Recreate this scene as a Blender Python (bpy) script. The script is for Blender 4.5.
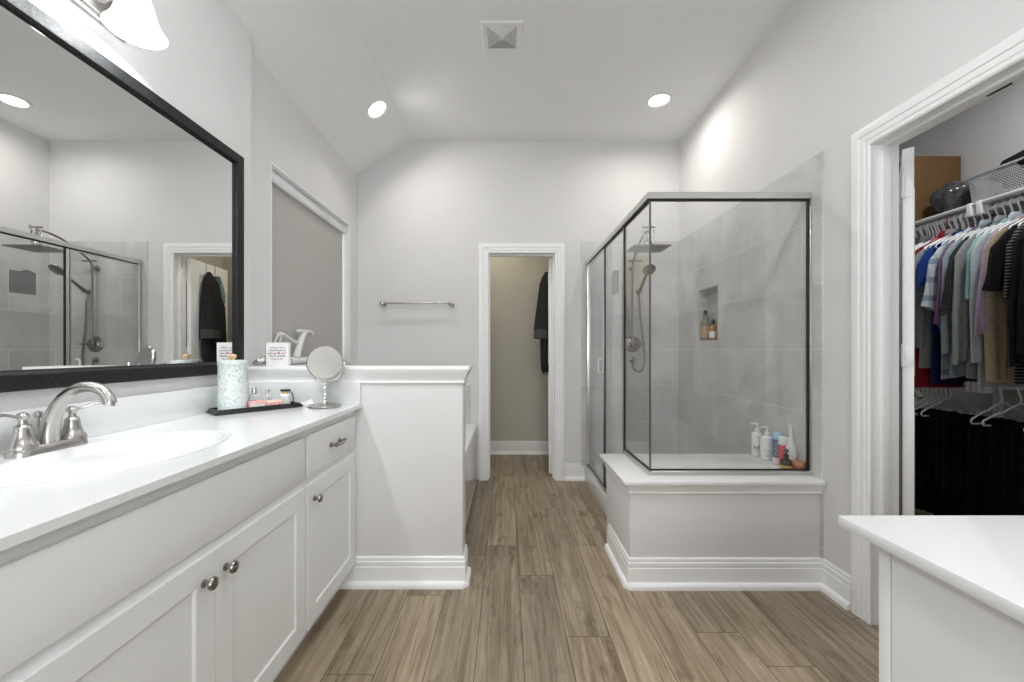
import bpy, bmesh, math, random
from mathutils import Vector, Matrix

SC = bpy.context.scene
for o in list(bpy.data.objects):
    bpy.data.objects.remove(o)
C = SC.collection
R = math.radians
random.seed(7)

# ------------------------------------------------------------------ camera
F = 400.0                       # focal length in pixels of the 1024 px wide frame
cam_d = bpy.data.cameras.new('camera')
cam = bpy.data.objects.new('camera', cam_d)
C.objects.link(cam)
CAMH = 1.171
cam.location = (0, 0, CAMH)
cam.rotation_euler = (R(90), 0, 0)
cam_d.sensor_width = 36.0
cam_d.lens = 36.0 * F / 1024.0
cam_d.shift_x = 5.5 / 1024.0
cam_d.shift_y = 9.0 / 1024.0
cam_d.clip_start = 0.02
SC.camera = cam

# ------------------------------------------------------------------ world, exposure
w = bpy.data.worlds.new('world')
SC.world = w
w.use_nodes = True
w.node_tree.nodes['Background'].inputs[0].default_value = (0.62, 0.64, 0.63, 1)
w.node_tree.nodes['Background'].inputs[1].default_value = 5.0
SC.view_settings.view_transform = 'Standard'
SC.view_settings.look = 'None'
SC.view_settings.gamma = 1.0
SC.view_settings.use_curve_mapping = False
SC.view_settings.exposure = 0.17
SC.cycles.use_denoising = True
SC.cycles.max_bounces = 12
SC.cycles.diffuse_bounces = 7
SC.cycles.glossy_bounces = 6
SC.cycles.transparent_max_bounces = 24
SC.cycles.sample_clamp_indirect = 6.0
SC.cycles.caustics_reflective = False
SC.cycles.caustics_refractive = False

CAN_W = 5.0
REAR_W = 6.6
FILL_WIN_W = 15.0
CLO_W = 12.0
VAN_E = 2.6
WARM = (1.0, 0.955, 0.90)
NEUT = (1.0, 0.955, 0.885)
COOL = (0.978, 0.990, 1.0)


def lamp(name, loc, size, power, color, parent=None, rot=(0, 0, 0), spread=180):
    d = bpy.data.lights.new(name, 'AREA')
    d.shape = 'DISK'
    d.size = size
    d.energy = power
    d.color = color
    d.spread = R(spread)
    o = bpy.data.objects.new(name, d)
    C.objects.link(o)
    o.location = loc
    o.rotation_euler = rot
    if parent:
        o.parent = parent
    return o


# ------------------------------------------------------------------ room numbers
XR = 1.56        # right wall
XV = -1.288      # vanity wall
XA = -1.338      # tub alcove wall
YB = 3.604       # back wall
PY0, PY1 = 1.988, 2.120   # half wall
BY = 1.975       # shower knee wall face
HC = 3.05        # ceiling
YF = -1.60       # wall behind the camera
RX = -0.869      # ridge where the ceiling starts to slope
SL = 0.663       # slope of the ceiling
CT = 0.903       # counter top


# ------------------------------------------------------------------ materials
def nmat(name):
    m = bpy.data.materials.new(name)
    m.use_nodes = True
    nt = m.node_tree
    b = nt.nodes['Principled BSDF']
    return m, nt, b


def mat(name, col, rough=0.5, metal=0.0, var=0.03, nscale=40.0, bump=0.0, bscale=120.0, spec=0.5, emit=None, es=0.0, coat=0.0):
    """plain coloured surface with a little procedural variation"""
    m, nt, b = nmat(name)
    N, L = nt.nodes, nt.links
    tc = N.new('ShaderNodeTexCoord')
    no = N.new('ShaderNodeTexNoise')
    no.inputs['Scale'].default_value = nscale
    no.inputs['Detail'].default_value = 3
    L.new(tc.outputs['Object'], no.inputs['Vector'])
    rp = N.new('ShaderNodeValToRGB')
    lo = [max(0, c * (1 - var)) for c in col]
    hi = [min(1, c * (1 + var)) for c in col]
    rp.color_ramp.elements[0].color = (*lo, 1)
    rp.color_ramp.elements[1].color = (*hi, 1)
    rp.color_ramp.elements[0].position = 0.3
    rp.color_ramp.elements[1].position = 0.7
    L.new(no.outputs['Fac'], rp.inputs['Fac'])
    L.new(rp.outputs['Color'], b.inputs['Base Color'])
    b.inputs['Roughness'].default_value = rough
    b.inputs['Metallic'].default_value = metal
    b.inputs['Specular IOR Level'].default_value = spec
    b.inputs['Coat Weight'].default_value = coat
    if bump:
        n2 = N.new('ShaderNodeTexNoise')
        n2.inputs['Scale'].default_value = bscale
        n2.inputs['Detail'].default_value = 4
        L.new(tc.outputs['Object'], n2.inputs['Vector'])
        bp = N.new('ShaderNodeBump')
        bp.inputs['Strength'].default_value = bump
        bp.inputs['Distance'].default_value = 0.002
        L.new(n2.outputs['Fac'], bp.inputs['Height'])
        L.new(bp.outputs['Normal'], b.inputs['Normal'])
    if emit:
        b.inputs['Emission Color'].default_value = (*emit, 1)
        b.inputs['Emission Strength'].default_value = es
    return m


def math_node(nt, op, a, bb=None):
    n = nt.nodes.new('ShaderNodeMath')
    n.operation = op
    for i, v in enumerate((a, bb)):
        if v is None:
            continue
        if isinstance(v, (int, float)):
            n.inputs[i].default_value = v
        else:
            nt.links.new(v, n.inputs[i])
    return n.outputs[0]


def floor_mat():
    m, nt, b = nmat('wood_plank_floor')
    N, L = nt.nodes, nt.links
    tc = N.new('ShaderNodeTexCoord')
    sp = N.new('ShaderNodeSeparateXYZ')
    L.new(tc.outputs['Object'], sp.inputs[0])
    PW, PL = 0.18, 1.32
    u = math_node(nt, 'DIVIDE', math_node(nt, 'SUBTRACT', sp.outputs[0], 0.064), PW)
    iu = math_node(nt, 'FLOOR', u)
    fu = math_node(nt, 'FRACT', u)
    wn = N.new('ShaderNodeTexWhiteNoise')
    wn.noise_dimensions = '1D'
    L.new(math_node(nt, 'ADD', iu, 31.3), wn.inputs['W'])
    v = math_node(nt, 'ADD', math_node(nt, 'DIVIDE', sp.outputs[1], PL), math_node(nt, 'MULTIPLY', wn.outputs['Value'], 3.0))
    iv = math_node(nt, 'FLOOR', v)
    fv = math_node(nt, 'FRACT', v)
    wn2 = N.new('ShaderNodeTexWhiteNoise')
    wn2.noise_dimensions = '2D'
    cb = N.new('ShaderNodeCombineXYZ')
    L.new(iu, cb.inputs[0])
    L.new(iv, cb.inputs[1])
    L.new(cb.outputs[0], wn2.inputs['Vector'])
    # grain coordinates, shifted per plank
    cg = N.new('ShaderNodeCombineXYZ')
    L.new(math_node(nt, 'MULTIPLY', sp.outputs[0], 26.0), cg.inputs[0])
    L.new(math_node(nt, 'MULTIPLY', sp.outputs[1], 1.1), cg.inputs[1])
    L.new(math_node(nt, 'MULTIPLY', wn2.outputs['Value'], 40.0), cg.inputs[2])
    g1 = N.new('ShaderNodeTexNoise')
    g1.inputs['Scale'].default_value = 1.0
    g1.inputs['Detail'].default_value = 6
    g1.inputs['Roughness'].default_value = 0.62
    g1.inputs['Distortion'].default_value = 0.9
    L.new(cg.outputs[0], g1.inputs['Vector'])
    cg2 = N.new('ShaderNodeCombineXYZ')
    L.new(math_node(nt, 'MULTIPLY', sp.outputs[0], 150.0), cg2.inputs[0])
    L.new(math_node(nt, 'MULTIPLY', sp.outputs[1], 7.0), cg2.inputs[1])
    L.new(math_node(nt, 'MULTIPLY', wn2.outputs['Value'], 17.0), cg2.inputs[2])
    g2 = N.new('ShaderNodeTexNoise')
    g2.inputs['Scale'].default_value = 1.0
    g2.inputs['Detail'].default_value = 3
    L.new(cg2.outputs[0], g2.inputs['Vector'])
    # knots and smoky patches
    cg3 = N.new('ShaderNodeCombineXYZ')
    L.new(math_node(nt, 'MULTIPLY', sp.outputs[0], 5.5), cg3.inputs[0])
    L.new(math_node(nt, 'MULTIPLY', sp.outputs[1], 2.2), cg3.inputs[1])
    L.new(math_node(nt, 'MULTIPLY', wn2.outputs['Value'], 23.0), cg3.inputs[2])
    g3 = N.new('ShaderNodeTexNoise')
    g3.inputs['Scale'].default_value = 1.3
    g3.inputs['Detail'].default_value = 4
    g3.inputs['Roughness'].default_value = 0.7
    L.new(cg3.outputs[0], g3.inputs['Vector'])
    r1 = N.new('ShaderNodeValToRGB')
    e = r1.color_ramp.elements
    e[0].position, e[0].color = 0.26, (0.165, 0.122, 0.080, 1)
    e[1].position, e[1].color = 0.74, (0.420, 0.348, 0.255, 1)
    a = e.new(0.42); a.color = (0.255, 0.198, 0.136, 1)
    a = e.new(0.52); a.color = (0.325, 0.262, 0.186, 1)
    L.new(g1.outputs['Fac'], r1.inputs['Fac'])
    r2 = N.new('ShaderNodeValToRGB')
    r2.color_ramp.elements[0].position, r2.color_ramp.elements[0].color = 0.3, (0.80, 0.80, 0.80, 1)
    r2.color_ramp.elements[1].position, r2.color_ramp.elements[1].color = 0.7, (1.12, 1.12, 1.12, 1)
    L.new(g2.outputs['Fac'], r2.inputs['Fac'])
    r3 = N.new('ShaderNodeValToRGB')
    r3.color_ramp.elements[0].position, r3.color_ramp.elements[0].color = 0.27, (0.42, 0.37, 0.32, 1)
    r3.color_ramp.elements[1].position, r3.color_ramp.elements[1].color = 0.45, (1, 1, 1, 1)
    L.new(g3.outputs['Fac'], r3.inputs['Fac'])
    r4 = N.new('ShaderNodeValToRGB')
    r4.color_ramp.elements[0].color = (0.78, 0.80, 0.82, 1)
    r4.color_ramp.elements[1].color = (1.18, 1.16, 1.12, 1)
    L.new(wn2.outputs['Value'], r4.inputs['Fac'])

    def mul(x, y):
        n = N.new('ShaderNodeMix')
        n.data_type = 'RGBA'
        n.blend_type = 'MULTIPLY'
        n.inputs[0].default_value = 1.0
        L.new(x, n.inputs[6])
        L.new(y, n.inputs[7])
        return n.outputs[2]
    col = mul(mul(mul(r1.outputs[0], r2.outputs[0]), r3.outputs[0]), r4.outputs[0])
    # seams
    su = math_node(nt, 'LESS_THAN', math_node(nt, 'ABSOLUTE', math_node(nt, 'SUBTRACT', math_node(nt, 'ABSOLUTE', math_node(nt, 'SUBTRACT', fu, 0.5)), 0.5)), 0.010)
    sv = math_node(nt, 'LESS_THAN', math_node(nt, 'ABSOLUTE', math_node(nt, 'SUBTRACT', math_node(nt, 'ABSOLUTE', math_node(nt, 'SUBTRACT', fv, 0.5)), 0.5)), 0.0014)
    seam = math_node(nt, 'MAXIMUM', su, sv)
    mx = N.new('ShaderNodeMix')
    mx.data_type = 'RGBA'
    L.new(math_node(nt, 'MULTIPLY', seam, 0.75), mx.inputs[0])
    L.new(col, mx.inputs[6])
    mx.inputs[7].default_value = (0.045, 0.034, 0.024, 1)
    L.new(mx.outputs[2], b.inputs['Base Color'])
    b.inputs['Roughness'].default_value = 0.42
    b.inputs['Specular IOR Level'].default_value = 0.35
    bp = N.new('ShaderNodeBump')
    bp.inputs['Strength'].default_value = 0.12
    bp.inputs['Distance'].default_value = 0.002
    L.new(g2.outputs['Fac'], bp.inputs['Height'])
    L.new(bp.outputs['Normal'], b.inputs['Normal'])
    return m


def tile_mat(name, axis, bw=0.60, rh=0.325, z0=0.2, mortar=0.0025, lo=(0.50, 0.495, 0.49), hi=(0.72, 0.715, 0.71), grout=(0.74, 0.74, 0.73), rough=0.38, off=0.5):
    """large concrete-look tile; axis 'x' or 'y' is the running direction"""
    m, nt, b = nmat(name)
    N, L = nt.nodes, nt.links
    tc = N.new('ShaderNodeTexCoord')
    sp = N.new('ShaderNodeSeparateXYZ')
    L.new(tc.outputs['Object'], sp.inputs[0])
    cb = N.new('ShaderNodeCombineXYZ')
    L.new(sp.outputs[0 if axis == 'x' else 1], cb.inputs[0])
    L.new(math_node(nt, 'SUBTRACT', sp.outputs[2], z0), cb.inputs[1])
    br = N.new('ShaderNodeTexBrick')
    br.offset = off
    br.inputs['Scale'].default_value = 1.0
    br.inputs['Brick Width'].default_value = bw
    br.inputs['Row Height'].default_value = rh
    br.inputs['Mortar Size'].default_value = mortar
    br.inputs['Mortar Smooth'].default_value = 0.1
    br.inputs['Color1'].default_value = (0.92, 0.92, 0.92, 1)
    br.inputs['Color2'].default_value = (1.05, 1.05, 1.05, 1)
    L.new(cb.outputs[0], br.inputs['Vector'])
    n1 = N.new('ShaderNodeTexNoise')
    n1.inputs['Scale'].default_value = 2.2
    n1.inputs['Detail'].default_value = 6
    n1.inputs['Roughness'].default_value = 0.6
    n1.inputs['Distortion'].default_value = 0.8
    L.new(tc.outputs['Object'], n1.inputs['Vector'])
    rp = N.new('ShaderNodeValToRGB')
    rp.color_ramp.elements[0].position, rp.color_ramp.elements[0].color = 0.3, (*lo, 1)
    rp.color_ramp.elements[1].position, rp.color_ramp.elements[1].color = 0.7, (*hi, 1)
    L.new(n1.outputs['Fac'], rp.inputs['Fac'])
    mu = N.new('ShaderNodeMix')
    mu.data_type = 'RGBA'
    mu.blend_type = 'MULTIPLY'
    mu.inputs[0].default_value = 1.0
    L.new(rp.outputs[0], mu.inputs[6])
    L.new(br.outputs['Color'], mu.inputs[7])
    mx = N.new('ShaderNodeMix')
    mx.data_type = 'RGBA'
    L.new(br.outputs['Fac'], mx.inputs[0])
    L.new(mu.outputs[2], mx.inputs[6])
    mx.inputs[7].default_value = (*grout, 1)
    L.new(mx.outputs[2], b.inputs['Base Color'])
    b.inputs['Roughness'].default_value = rough
    return m


def glass_mat():
    m = bpy.data.materials.new('clear_shower_glass')
    m.use_nodes = True
    nt = m.node_tree
    N, L = nt.nodes, nt.links
    N.remove(N['Principled BSDF'])
    out = N['Material Output']
    t = N.new('ShaderNodeBsdfTransparent')
    t.inputs[0].default_value = (0.965, 0.97, 0.968, 1)
    g = N.new('ShaderNodeBsdfGlossy')
    g.inputs['Roughness'].default_value = 0.0
    g.inputs['Color'].default_value = (0.9, 0.9, 0.92, 1)
    fr = N.new('ShaderNodeFresnel')
    # same reflectance from either side of the pane
    ge = N.new('ShaderNodeNewGeometry')
    L.new(math_node(nt, 'ADD', math_node(nt, 'MULTIPLY', ge.outputs['Backfacing'], 1 / 1.45 - 1.45), 1.45), fr.inputs['IOR'])
    mx = N.new('ShaderNodeMixShader')
    L.new(fr.outputs[0], mx.inputs[0])
    L.new(t.outputs[0], mx.inputs[1])
    L.new(g.outputs[0], mx.inputs[2])
    L.new(mx.outputs[0], out.inputs['Surface'])
    return m


def mirror_mat(name='mirror_silver', col=(0.86, 0.87, 0.87)):
    m, nt, b = nmat(name)
    b.inputs['Base Color'].default_value = (*col, 1)
    b.inputs['Metallic'].default_value = 1.0
    b.inputs['Roughness'].default_value = 0.0
    return m


def brushed_black():
    m, nt, b = nmat('brushed_black_frame')
    N, L = nt.nodes, nt.links
    tc = N.new('ShaderNodeTexCoord')
    mp = N.new('ShaderNodeMapping')
    mp.inputs['Scale'].default_value = (30, 60, 260)
    L.new(tc.outputs['Object'], mp.inputs['Vector'])
    n = N.new('ShaderNodeTexNoise')
    n.inputs['Scale'].default_value = 1.5
    n.inputs['Detail'].default_value = 5
    L.new(mp.outputs[0], n.inputs['Vector'])
    r = N.new('ShaderNodeValToRGB')
    r.color_ramp.elements[0].position, r.color_ramp.elements[0].color = 0.52, (0.006, 0.0065, 0.007, 1)
    r.color_ramp.elements[1].position, r.color_ramp.elements[1].color = 0.85, (0.060, 0.068, 0.074, 1)
    L.new(n.outputs['Fac'], r.inputs['Fac'])
    L.new(r.outputs[0], b.inputs['Base Color'])
    b.inputs['Roughness'].default_value = 0.55
    b.inputs['Specular IOR Level'].default_value = 0.3
    bp = N.new('ShaderNodeBump')
    bp.inputs['Strength'].default_value = 0.25
    bp.inputs['Distance'].default_value = 0.002
    L.new(n.outputs['Fac'], bp.inputs['Height'])
    L.new(bp.outputs['Normal'], b.inputs['Normal'])
    return m


def spots_mat(name, base, spot, scale, thr, rough=0.5, second=None):
    """speckled / floral print"""
    m, nt, b = nmat(name)
    N, L = nt.nodes, nt.links
    tc = N.new('ShaderNodeTexCoord')
    n = N.new('ShaderNodeTexNoise')
    n.inputs['Scale'].default_value = scale
    n.inputs['Detail'].default_value = 4
    n.inputs['Roughness'].default_value = 0.7
    L.new(tc.outputs['Object'], n.inputs['Vector'])
    r = N.new('ShaderNodeValToRGB')
    r.color_ramp.elements[0].position, r.color_ramp.elements[0].color = thr, (*base, 1)
    r.color_ramp.elements[1].position, r.color_ramp.elements[1].color = thr + 0.08, (*spot, 1)
    if second:
        e = r.color_ramp.elements.new(thr + 0.2)
        e.color = (*second, 1)
    L.new(n.outputs['Fac'], r.inputs['Fac'])
    L.new(r.outputs[0], b.inputs['Base Color'])
    b.inputs['Roughness'].default_value = rough
    return m


def stripes_mat(name, base, band, fz, fx=None, width=0.35, band2=None, rough=0.85):
    """woven plaid or stripes along local z (and x)"""
    m, nt, b = nmat(name)
    N, L = nt.nodes, nt.links
    tc = N.new('ShaderNodeTexCoord')
    sp = N.new('ShaderNodeSeparateXYZ')
    L.new(tc.outputs['Object'], sp.inputs[0])
    s1 = math_node(nt, 'LESS_THAN', math_node(nt, 'FRACT', math_node(nt, 'MULTIPLY', sp.outputs[2], fz)), width)
    mx = N.new('ShaderNodeMix')
    mx.data_type = 'RGBA'
    L.new(math_node(nt, 'MULTIPLY', s1, 0.8), mx.inputs[0])
    mx.inputs[6].default_value = (*base, 1)
    mx.inputs[7].default_value = (*band, 1)
    col = mx.outputs[2]
    if fx:
        s2 = math_node(nt, 'LESS_THAN', math_node(nt, 'FRACT', math_node(nt, 'MULTIPLY', sp.outputs[0], fx)), width)
        m2 = N.new('ShaderNodeMix')
        m2.data_type = 'RGBA'
        L.new(math_node(nt, 'MULTIPLY', s2, 0.45), m2.inputs[0])
        L.new(col, m2.inputs[6])
        m2.inputs[7].default_value = (*(band2 or band), 1)
        col = m2.outputs[2]
    L.new(col, b.inputs['Base Color'])
    b.inputs['Roughness'].default_value = rough
    b.inputs['Specular IOR Level'].default_value = 0.2
    return m


def perforated_mat():
    m = bpy.data.materials.new('perforated_grey_plastic')
    m.use_nodes = True
    nt = m.node_tree
    N, L = nt.nodes, nt.links
    b = N['Principled BSDF']
    b.inputs['Base Color'].default_value = (0.42, 0.43, 0.44, 1)
    b.inputs['Roughness'].default_value = 0.5
    tc = N.new('ShaderNodeTexCoord')
    sp = N.new('ShaderNodeSeparateXYZ')
    L.new(tc.outputs['Object'], sp.inputs[0])
    s = math_node(nt, 'ADD', sp.outputs[0], sp.outputs[1])
    k = 90.0
    u = math_node(nt, 'MULTIPLY', math_node(nt, 'ADD', s, sp.outputs[2]), k * 0.7)
    v = math_node(nt, 'MULTIPLY', math_node(nt, 'SUBTRACT', s, sp.outputs[2]), k * 0.7)
    du = math_node(nt, 'ABSOLUTE', math_node(nt, 'SUBTRACT', math_node(nt, 'FRACT', u), 0.5))
    dv = math_node(nt, 'ABSOLUTE', math_node(nt, 'SUBTRACT', math_node(nt, 'FRACT', v), 0.5))
    hole = math_node(nt, 'LESS_THAN', math_node(nt, 'MAXIMUM', du, dv), 0.26)
    t = N.new('ShaderNodeBsdfTransparent')
    mx = N.new('ShaderNodeMixShader')
    L.new(hole, mx.inputs[0])
    L.new(b.outputs[0], mx.inputs[1])
    L.new(t.outputs[0], mx.inputs[2])
    L.new(mx.outputs[0], N['Material Output'].inputs['Surface'])
    return m


def clear_mat(name, tint, fac=0.25):
    m = bpy.data.materials.new(name)
    m.use_nodes = True
    nt = m.node_tree
    N, L = nt.nodes, nt.links
    b = N['Principled BSDF']
    b.inputs['Base Color'].default_value = (*tint, 1)
    b.inputs['Roughness'].default_value = 0.05
    t = N.new('ShaderNodeBsdfTransparent')
    t.inputs[0].default_value = (*tint, 1)
    lw = N.new('ShaderNodeLayerWeight')
    lw.inputs[0].default_value = 0.35
    f = math_node(nt, 'ADD', lw.outputs['Facing'], fac)
    f = math_node(nt, 'MINIMUM', f, 1.0)
    mx = N.new('ShaderNodeMixShader')
    L.new(f, mx.inputs[0])
    L.new(t.outputs[0], mx.inputs[1])
    L.new(b.outputs[0], mx.inputs[2])
    L.new(mx.outputs[0], N['Material Output'].inputs['Surface'])
    return m


M = {}
M['wall'] = mat('painted_wall', (0.738, 0.733, 0.733), 0.75, var=0.012, nscale=3, bump=0.10, bscale=160, spec=0.25)
M['closet_wall'] = mat('textured_closet_wall', (0.62, 0.61, 0.60), 0.8, var=0.03, nscale=30, bump=0.55, bscale=60, spec=0.2)
M['ceil'] = mat('ceiling_paint', (0.84, 0.84, 0.84), 0.8, var=0.01, nscale=4, bump=0.12, bscale=130, spec=0.2)
M['trim'] = mat('white_trim_paint', (0.89, 0.895, 0.90), 0.35, var=0.01)
M['cab'] = mat('white_cabinet_paint', (0.79, 0.80, 0.805), 0.40, var=0.012, nscale=6)
M['cult'] = mat('cultured_marble_white', (0.78, 0.795, 0.80), 0.14, var=0.01, nscale=5, spec=0.5)
M['floor'] = floor_mat()
M['tile_y'] = tile_mat('grey_tile_side', 'y')
M['tile_x'] = tile_mat('grey_tile_back', 'x')
M['tile_tub'] = tile_mat('grey_tile_tub', 'x', z0=0.5)
M['mosaic'] = tile_mat('niche_mosaic', 'y', bw=0.016, rh=0.10, mortar=0.002, lo=(0.40, 0.40, 0.40), hi=(0.62, 0.615, 0.61), grout=(0.7, 0.7, 0.7))
M['pan'] = mat('shower_pan_white', (0.72, 0.72, 0.72), 0.3, var=0.01)
M['apron'] = mat('glossy_tub_apron', (0.74, 0.735, 0.73), 0.04, var=0.03, nscale=3, spec=0.9)
M['tan'] = mat('tan_edge_strip', (0.50, 0.42, 0.30), 0.5)
M['glass'] = glass_mat()
M['mirror'] = mirror_mat()
M['black_frame'] = brushed_black()
M['nickel'] = mat('brushed_nickel', (0.50, 0.485, 0.465), 0.26, 1.0, var=0.04, nscale=200)
M['chrome'] = mat('polished_chrome', (0.80, 0.80, 0.80), 0.10, 1.0, var=0.02)
M['bronze'] = mat('dark_nickel_knob', (0.30, 0.28, 0.255), 0.26, 1.0, var=0.05, nscale=90)
M['rail'] = mat('satin_silver_rail', (0.66, 0.66, 0.65), 0.28, 1.0, var=0.02)
M['gasket'] = mat('black_gasket', (0.012, 0.012, 0.013), 0.5)
M['gun'] = mat('shower_fixture_nickel', (0.30, 0.285, 0.27), 0.28, 1.0, var=0.03)
M['lamp_glass'] = mat('lit_frosted_glass', (0.9, 0.9, 0.9), 0.4, emit=COOL, es=VAN_E)
M['led'] = mat('lit_led_lens', (0.9, 0.9, 0.9), 0.4, emit=(1.0, 0.985, 0.96), es=14.0)
M['diffuser'] = mat('fill_drum_diffuser', (0.9, 0.9, 0.9), 0.4, emit=COOL, es=1.5)
M['white_pl'] = mat('white_plastic', (0.82, 0.82, 0.82), 0.35, var=0.01)
M['grille'] = mat('vent_grille_white', (0.82, 0.82, 0.82), 0.45, var=0.01)
M['vent_dark'] = mat('vent_shadow_grey', (0.55, 0.55, 0.55), 0.8)
M['blind'] = mat('grey_beige_blind_fabric', (0.50, 0.485, 0.465), 0.9, var=0.02, nscale=300, bump=0.1, bscale=400, spec=0.15)
M['cassette'] = mat('blind_cassette_grey', (0.80, 0.81, 0.82), 0.30, 0.0)
M['win'] = mat('window_vinyl_white', (0.86, 0.87, 0.88), 0.3)
M['black'] = mat('black_plastic', (0.014, 0.014, 0.015), 0.35, var=0.05)
M['tray'] = mat('black_lacquer_tray', (0.010, 0.011, 0.012), 0.22, var=0.05)
M['canister'] = spots_mat('teal_floral_print', (0.76, 0.79, 0.78), (0.50, 0.66, 0.65), 95, 0.50, 0.45, (0.33, 0.48, 0.48))
M['wood_knob'] = mat('light_wood', (0.72, 0.47, 0.26), 0.5, var=0.1, nscale=90)
M['pink'] = spots_mat('pink_red_print', (0.80, 0.36, 0.34), (0.90, 0.70, 0.68), 120, 0.52, 0.4)
M['peach'] = spots_mat('peach_print', (0.82, 0.62, 0.52), (0.90, 0.82, 0.76), 100, 0.55, 0.4)
M['clear'] = clear_mat('clear_bottle_glass', (0.86, 0.88, 0.90))
M['gold'] = mat('pale_gold_cap', (0.78, 0.62, 0.22), 0.3, 0.8)
M['silver'] = mat('silver_trinket_metal', (0.50, 0.50, 0.50), 0.35, 0.9, var=0.25, nscale=120)
M['card'] = mat('white_card', (0.84, 0.84, 0.83), 0.6)
M['ink'] = mat('grey_ink', (0.34, 0.34, 0.35), 0.7)
M['red_ink'] = mat('red_ink', (0.52, 0.22, 0.24), 0.7)
M['tissue'] = mat('white_tissue', (0.86, 0.86, 0.86), 0.9)
M['robe'] = mat('charcoal_terry', (0.030, 0.031, 0.034), 0.95, var=0.25, nscale=120, bump=0.8, bscale=200, spec=0.1)
M['robe_hem'] = mat('charcoal_hem_band', (0.065, 0.066, 0.070), 0.8, var=0.1, nscale=90, spec=0.2)
M['teal_cloth'] = spots_mat('teal_patterned_cloth', (0.16, 0.28, 0.28), (0.45, 0.55, 0.53), 60, 0.52, 0.9)
M['cardboard'] = mat('brown_cardboard', (0.155, 0.088, 0.040), 0.85, var=0.06, nscale=25, spec=0.15)
M['bag'] = mat('dark_plastic_bag', (0.055, 0.056, 0.060), 0.16, var=0.3, nscale=25, bump=0.8, bscale=30)
M['perf'] = perforated_mat()
M['basket_rim'] = mat('grey_plastic_rim', (0.36, 0.37, 0.38), 0.5)
M['black_cloth'] = mat('black_cloth', (0.010, 0.010, 0.011), 0.95, var=0.3, nscale=40, spec=0.1)
M['hanger'] = mat('white_hanger_plastic', (0.90, 0.90, 0.90), 0.4)
M['closet_rod'] = mat('white_rod', (0.72, 0.72, 0.72), 0.4)
M['wc_wall'] = mat('beige_painted_wall', (0.565, 0.543, 0.485), 0.8, var=0.012, nscale=3, bump=0.08, bscale=160, spec=0.2)


def cloth(name, col, **k):
    return mat(name, col, 0.92, var=k.get('var', 0.10), nscale=k.get('ns', 50), bump=0.25, bscale=300, spec=0.12)


# ------------------------------------------------------------------ mesh helpers
def box(bm, x0, x1, y0, y1, z0, z1, bev=0.0, seg=2):
    vs = [bm.verts.new((x, y, z)) for x in (x0, x1) for y in (y0, y1) for z in (z0, z1)]
    idx = [(0, 1, 3, 2), (4, 6, 7, 5), (0, 4, 5, 1), (2, 3, 7, 6), (0, 2, 6, 4), (1, 5, 7, 3)]
    fs = [bm.faces.new([vs[i] for i in f]) for f in idx]
    if bev:
        es = list({e for f in fs for e in f.edges})
        bmesh.ops.bevel(bm, geom=es, offset=bev, segments=seg, profile=0.5, affect='EDGES')


def frame_of(t):
    t = t.normalized()
    a = Vector((0, 0, 1)) if abs(t.z) < 0.9 else Vector((1, 0, 0))
    u = t.cross(a).normalized()
    return u, t.cross(u).normalized()


def tube(bm, pts, r, n=10, closed=False, flat=1.0, caps=True):
    """round (or flattened) tube along points; r number or list"""
    pts = [Vector(p) for p in pts]
    k = len(pts)
    rs = r if isinstance(r, (list, tuple)) else [r] * k
    tang = []
    for i in range(k):
        if closed:
            t = pts[(i + 1) % k] - pts[i - 1]
        else:
            t = pts[min(i + 1, k - 1)] - pts[max(i - 1, 0)]
        tang.append(t.normalized())
    u, v = frame_of(tang[0])
    rings = []
    for i in range(k):
        t = tang[i]
        u = (u - t * u.dot(t))
        if u.length < 1e-6:
            u, _ = frame_of(t)
        u.normalize()
        v = t.cross(u).normalized()
        rings.append([bm.verts.new(pts[i] + (u * math.cos(2 * math.pi * j / n) + v * math.sin(2 * math.pi * j / n) * flat) * rs[i]) for j in range(n)])
    m = k if closed else k - 1
    for i in range(m):
        a, b = rings[i], rings[(i + 1) % k]
        for j in range(n):
            bm.faces.new((a[j], a[(j + 1) % n], b[(j + 1) % n], b[j]))
    if not closed and caps:
        bm.faces.new(rings[0][::-1])
        bm.faces.new(rings[-1])


def lathe(bm, prof, cx=0, cy=0, z0=0, n=28, sx=1.0, sy=1.0, cap=True):
    """profile of (radius, z) turned about the vertical through (cx, cy)"""
    rings = []
    for r, z in prof:
        rings.append([bm.verts.new((cx + r * sx * math.cos(2 * math.pi * j / n), cy + r * sy * math.sin(2 * math.pi * j / n), z0 + z)) for j in range(n)])
    for a, b in zip(rings, rings[1:]):
        for j in range(n):
            bm.faces.new((a[j], a[(j + 1) % n], b[(j + 1) % n], b[j]))
    if cap:
        if prof[0][0] > 1e-6:
            bm.faces.new(rings[0][::-1])
        if prof[-1][0] > 1e-6:
            bm.faces.new(rings[-1])
    return rings


def lathe_dir(bm, prof, origin, direction, n=24):
    """profile of (radius, distance) turned about an arbitrary axis"""
    t = bmesh.new()
    lathe(t, prof, n=n)
    q = Vector((0, 0, 1)).rotation_difference(Vector(direction).normalized())
    mt = Matrix.Translation(Vector(origin)) @ q.to_matrix().to_4x4()
    bmesh.ops.transform(t, matrix=mt, verts=t.verts)
    me = bpy.data.meshes.new('tmp')
    t.to_mesh(me)
    t.free()
    bm.from_mesh(me)
    bpy.data.meshes.remove(me)


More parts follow.
